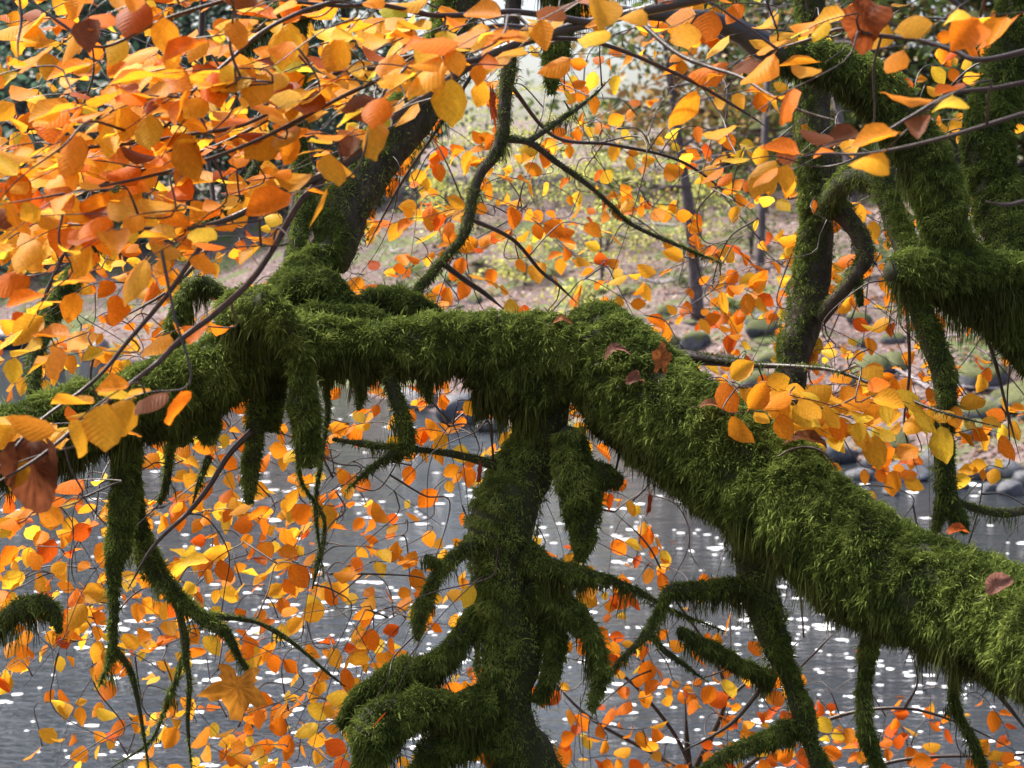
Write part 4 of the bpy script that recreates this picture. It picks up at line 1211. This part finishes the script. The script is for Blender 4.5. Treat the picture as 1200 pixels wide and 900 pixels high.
n_leaf = 0
for key, items in LEAVES.items():
    def big(L):
        x, y, d = proj(L['p'])
        inside = -30 < x < 1230 and -30 < y < 930
        return (L['L'] / d if inside else 0)
    items.sort(key=big, reverse=True)
    for L in items[:300]:
        o = link('leaf', leaf_mesh(L['v'], L['c'], L['t']), L['tw'])
        o.matrix_local = leaf_matrix(L)
    if items[300:]:
        bulk_leaves(items[300:], 'foliage', TREES[key], [-v for v in TREES[key].location])
    n_leaf += len(items)
print('leaves', n_leaf, {k: len(v) for k, v in LEAVES.items()}, 'twigs', TWIGN, 'moss faces', N_MOSS)

# ------------------------------------------------------------------ single leaves lying on the moss, caught leaves, floating leaves
SV = np.vstack(SURF)
_sx, _sy, _sd = (lambda v: (600 + FPX * (v @ RGT) / (v @ FWD), 450 - FPX * (v @ UPV) / (v @ FWD), v @ FWD))(SV - CAM)


def surf_point(px, py, lift=0.022):
    dd = (_sx - px) ** 2 + (_sy - py) ** 2
    near = np.where(dd < np.sort(dd)[14] + 60)[0]
    d = float(_sd[near].min())
    return P(px, py, d - lift)


def lobed_leaf(nlobes, depth, curl, seed, length=1.0, width=1.0, rings=4, na=40):
    """a leaf with lobes: outline in polar form about its centre, curled and crumpled"""
    rg = np.random.default_rng(seed)
    th = np.linspace(0, 2 * np.pi, na, endpoint=False)
    lob = 1 - depth * (0.5 - 0.5 * np.cos(nlobes * th)) ** 0.8 + (0.08 if depth > .3 else 0.03) * np.sin(th * 17 + seed)
    lob = lob * (1 - (0.4 if depth > .3 else 0) * np.exp(-((th - np.pi) / .45) ** 2)) * (1 + 0.12 * np.cos(th))
    V = [[0, 0, 0]]; UV = [[0, .5]]
    for k in range(1, rings + 1):
        f = k / rings
        rr = f * ((1 - f) * 0.6 + f * lob) * 0.5
        x = np.sin(th) * rr * width; y = np.cos(th) * rr * length
        for a, b_ in zip(x, y):
            V.append([a, b_, 0]); UV.append([a, b_ + .5])
    V = np.array(V)
    V[:, 2] = curl * (V[:, 0] ** 2 * 2.0 - V[:, 1] ** 2 * 0.9) + 0.12 * fbm(V * np.array([1, 1, 0]), 3.0, seed, 2)
    F = []; ct = []
    for j in range(na):
        F += [0, 1 + j, 1 + (j + 1) % na]; ct.append(3)
    for k in range(rings - 1):
        a = 1 + k * na; b_ = a + na
        for j in range(na):
            F += [a + j, b_ + j, b_ + (j + 1) % na, a + (j + 1) % na]; ct.append(4)
    return V, np.array(F), np.array(ct), np.array(UV)


def single_leaf(name, px, py, size, d, nor, updir, col, label, lob=None, curl=.5, seed=1, length=1.0, width=.6, group=None, stalk=None):
    V, f, c, UV = lobed_leaf(*(lob or (1, .10)), curl, seed, length, width)
    p = surf_point(px, py) if d is None else P(px, py, d)
    n = nrm(nor); y = np.asarray(updir, float); y = nrm(y - n * (y @ n)); x = np.cross(y, n)
    K = np.repeat(np.array(col)[None], len(V), 0) * (0.55 + .8 * RNG.random((len(V), 1)))
    V = V * size
    if d is None: V[:, 2] -= V[:, 2].min() - 0.001
    e = link(name, None, None, tuple(p)); tag(e, label, 'leaf', group)
    M = np.stack([x, y, n])
    link('blade', mesh_np('blade', V @ M, f, c, M_LEAF, K, UV), e)
    end = np.array([0, -.5 * length, 0]) * size
    s0 = end @ M; s1 = (end + np.array([.02, -.28, .05]) * size) @ M if stalk is None else np.asarray(stalk) - p
    C, T, Rr = spline([s0 * .96, (s0 + s1) / 2 + np.array([0, 0, .004]), s1], [.0012, .001, .0012], .01)
    link('stalk', mesh_np('stalk', *tube_arrays(C, T, Rr, 5), M_TWIG), e)


TC_ = np.array([0, -1, .25])
single_leaf('oak_leaf', 774, 424, .094, None, (.15, -1, .35), (.15, 0, 1), (.30, .10, .03), 'upright brown oak leaf stuck in the moss of the thick limb', (5, .34), .35, 3, 1, .55)
single_leaf('beech_leaf', 722, 422, .070, None, (-.2, -.5, 1), (1, .1, .35), (.26, .12, .09), 'curled pinkish brown leaf on the knob end of the thick limb', None, 1.2, 4, 1, .5)
single_leaf('beech_leaf', 740, 452, .058, None, (.3, -.6, .8), (.7, 0, .5), (.22, .09, .06), 'crumpled dark brown leaf below the upright oak leaf', None, 1.3, 5, 1, .6)
single_leaf('beech_leaf', 945, 530, .100, None, (.2, -.5, 1), (-1, .2, .4), (.20, .075, .03), 'long curled rust brown leaf beside a dead twig on the thick limb', None, 1.2, 6, 1, .45)
single_leaf('beech_leaf', 1120, 626, .052, None, (0, -.5, 1), (1, .1, .1), (.42, .09, .02), 'small red brown leaf lying on top of the thick limb', None, .8, 7, 1, .6)
single_leaf('beech_leaf', 1170, 690, .062, None, (-.5, -1, .6), (.8, 0, .5), (.30, .14, .11), 'curled lilac brown leaf clinging to the front of the thick limb', None, 1.5, 8, 1, .66)
single_leaf('beech_leaf', 658, 381, .050, None, (0, -.4, 1), (1, 0, .1), (.34, .13, .05), 'brown leaf in the crook where the limbs meet', None, 1.0, 9, 1, .55)
single_leaf('beech_leaf', 830, 478, .050, None, (0, -.4, 1), (1, .2, -.3), (.30, .12, .06), 'pale brown leaf flat on the moss above the golden spray', None, .8, 10, 1, .6)
single_leaf('maple_leaf', 279, 805, .155, 3.83, (-.1, -1, .15), (-.1, 0, -1), (.60, .25, .03), 'large mottled golden maple leaf caught in hanging twigs', (5, .42), .45, 11, 1, 1.05, stalk=P(282, 772, 3.87))
single_leaf('withered_leaf', 38, 548, .125, 2.62, (.2, -1, .1), (.1, 0, -1), (.11, .035, .015), 'large withered dark brown leaf hanging from a smooth dark bough', (3, .22), 1.5, 12, 1.15, .8, stalk=P(40, 500, 2.64))
single_leaf('withered_leaf', 1012, 22, .095, 2.68, (-.1, -1, .1), (.05, 0, -1), (.22, .055, .015), 'crumpled red brown withered leaf beside the wet bark limb', (4, .25), 1.1, 13, 1, .9, stalk=P(1010, -8, 2.8))
for k, (px, py, d, s_, lb) in enumerate([(577, 118, 4.3, .14, 'shrivelled red brown leaf strip hanging beside the slender stem'), (762, 588, 3.85, .085, 'twisted dark red leaf strip hanging under the thick limb'), (1096, 514, 3.94, .11, 'withered red leaf wrapped on the hanging branch over the stones'), (562, 553, 3.95, .085, 'shrivelled red leaf hanging by the horizontal mossy twig')]):
    single_leaf('withered_leaf', px, py, s_, d, (RNG.normal() * .3, -1, 0), (.08 * (-1) ** k, 0, -1), (.30, .055, .02), lb, (7, .35), 2.2, 20 + k, 1, .16, stalk=P(px + 4, py - s_ * FPX / d * .5 - 14, d + .03))
for k in range(46):
    px, py = random.uniform(0, 1200), random.uniform(590, 895)
    c = water_hit(px, py, .006)
    nm = random.choice(['yellow', 'gold', 'orange', 'rust', 'brown'])
    o = link('floating_leaf', leaf_mesh(random.randrange(NV), nm, 1), None, tuple(c))
    o.scale = [random.uniform(.07, .11)] * 3; o.scale[2] *= .15
    o.rotation_euler = (0, 0, random.uniform(0, 6.28))
    tag(o, 'small fallen leaf floating flat on the river among foam flecks', 'leaf', 'leaves floating on the river')
# dead twig on the thick limb
q = [surf_point(x_, y_, .02) for x_, y_ in [(912, 535), (925, 528), (945, 524), (965, 530), (980, 548)]]
C, T, Rr = spline(q, [.002, .0032, .0034, .003, .0014], .01)
o = link('dead_twig', mesh_np('dead_twig', *tube_arrays(C, T, Rr, 6, .2, 80), M_TWIG)); tag(o, 'thin dark dead twig lying over the moss of the thick limb', 'twig')
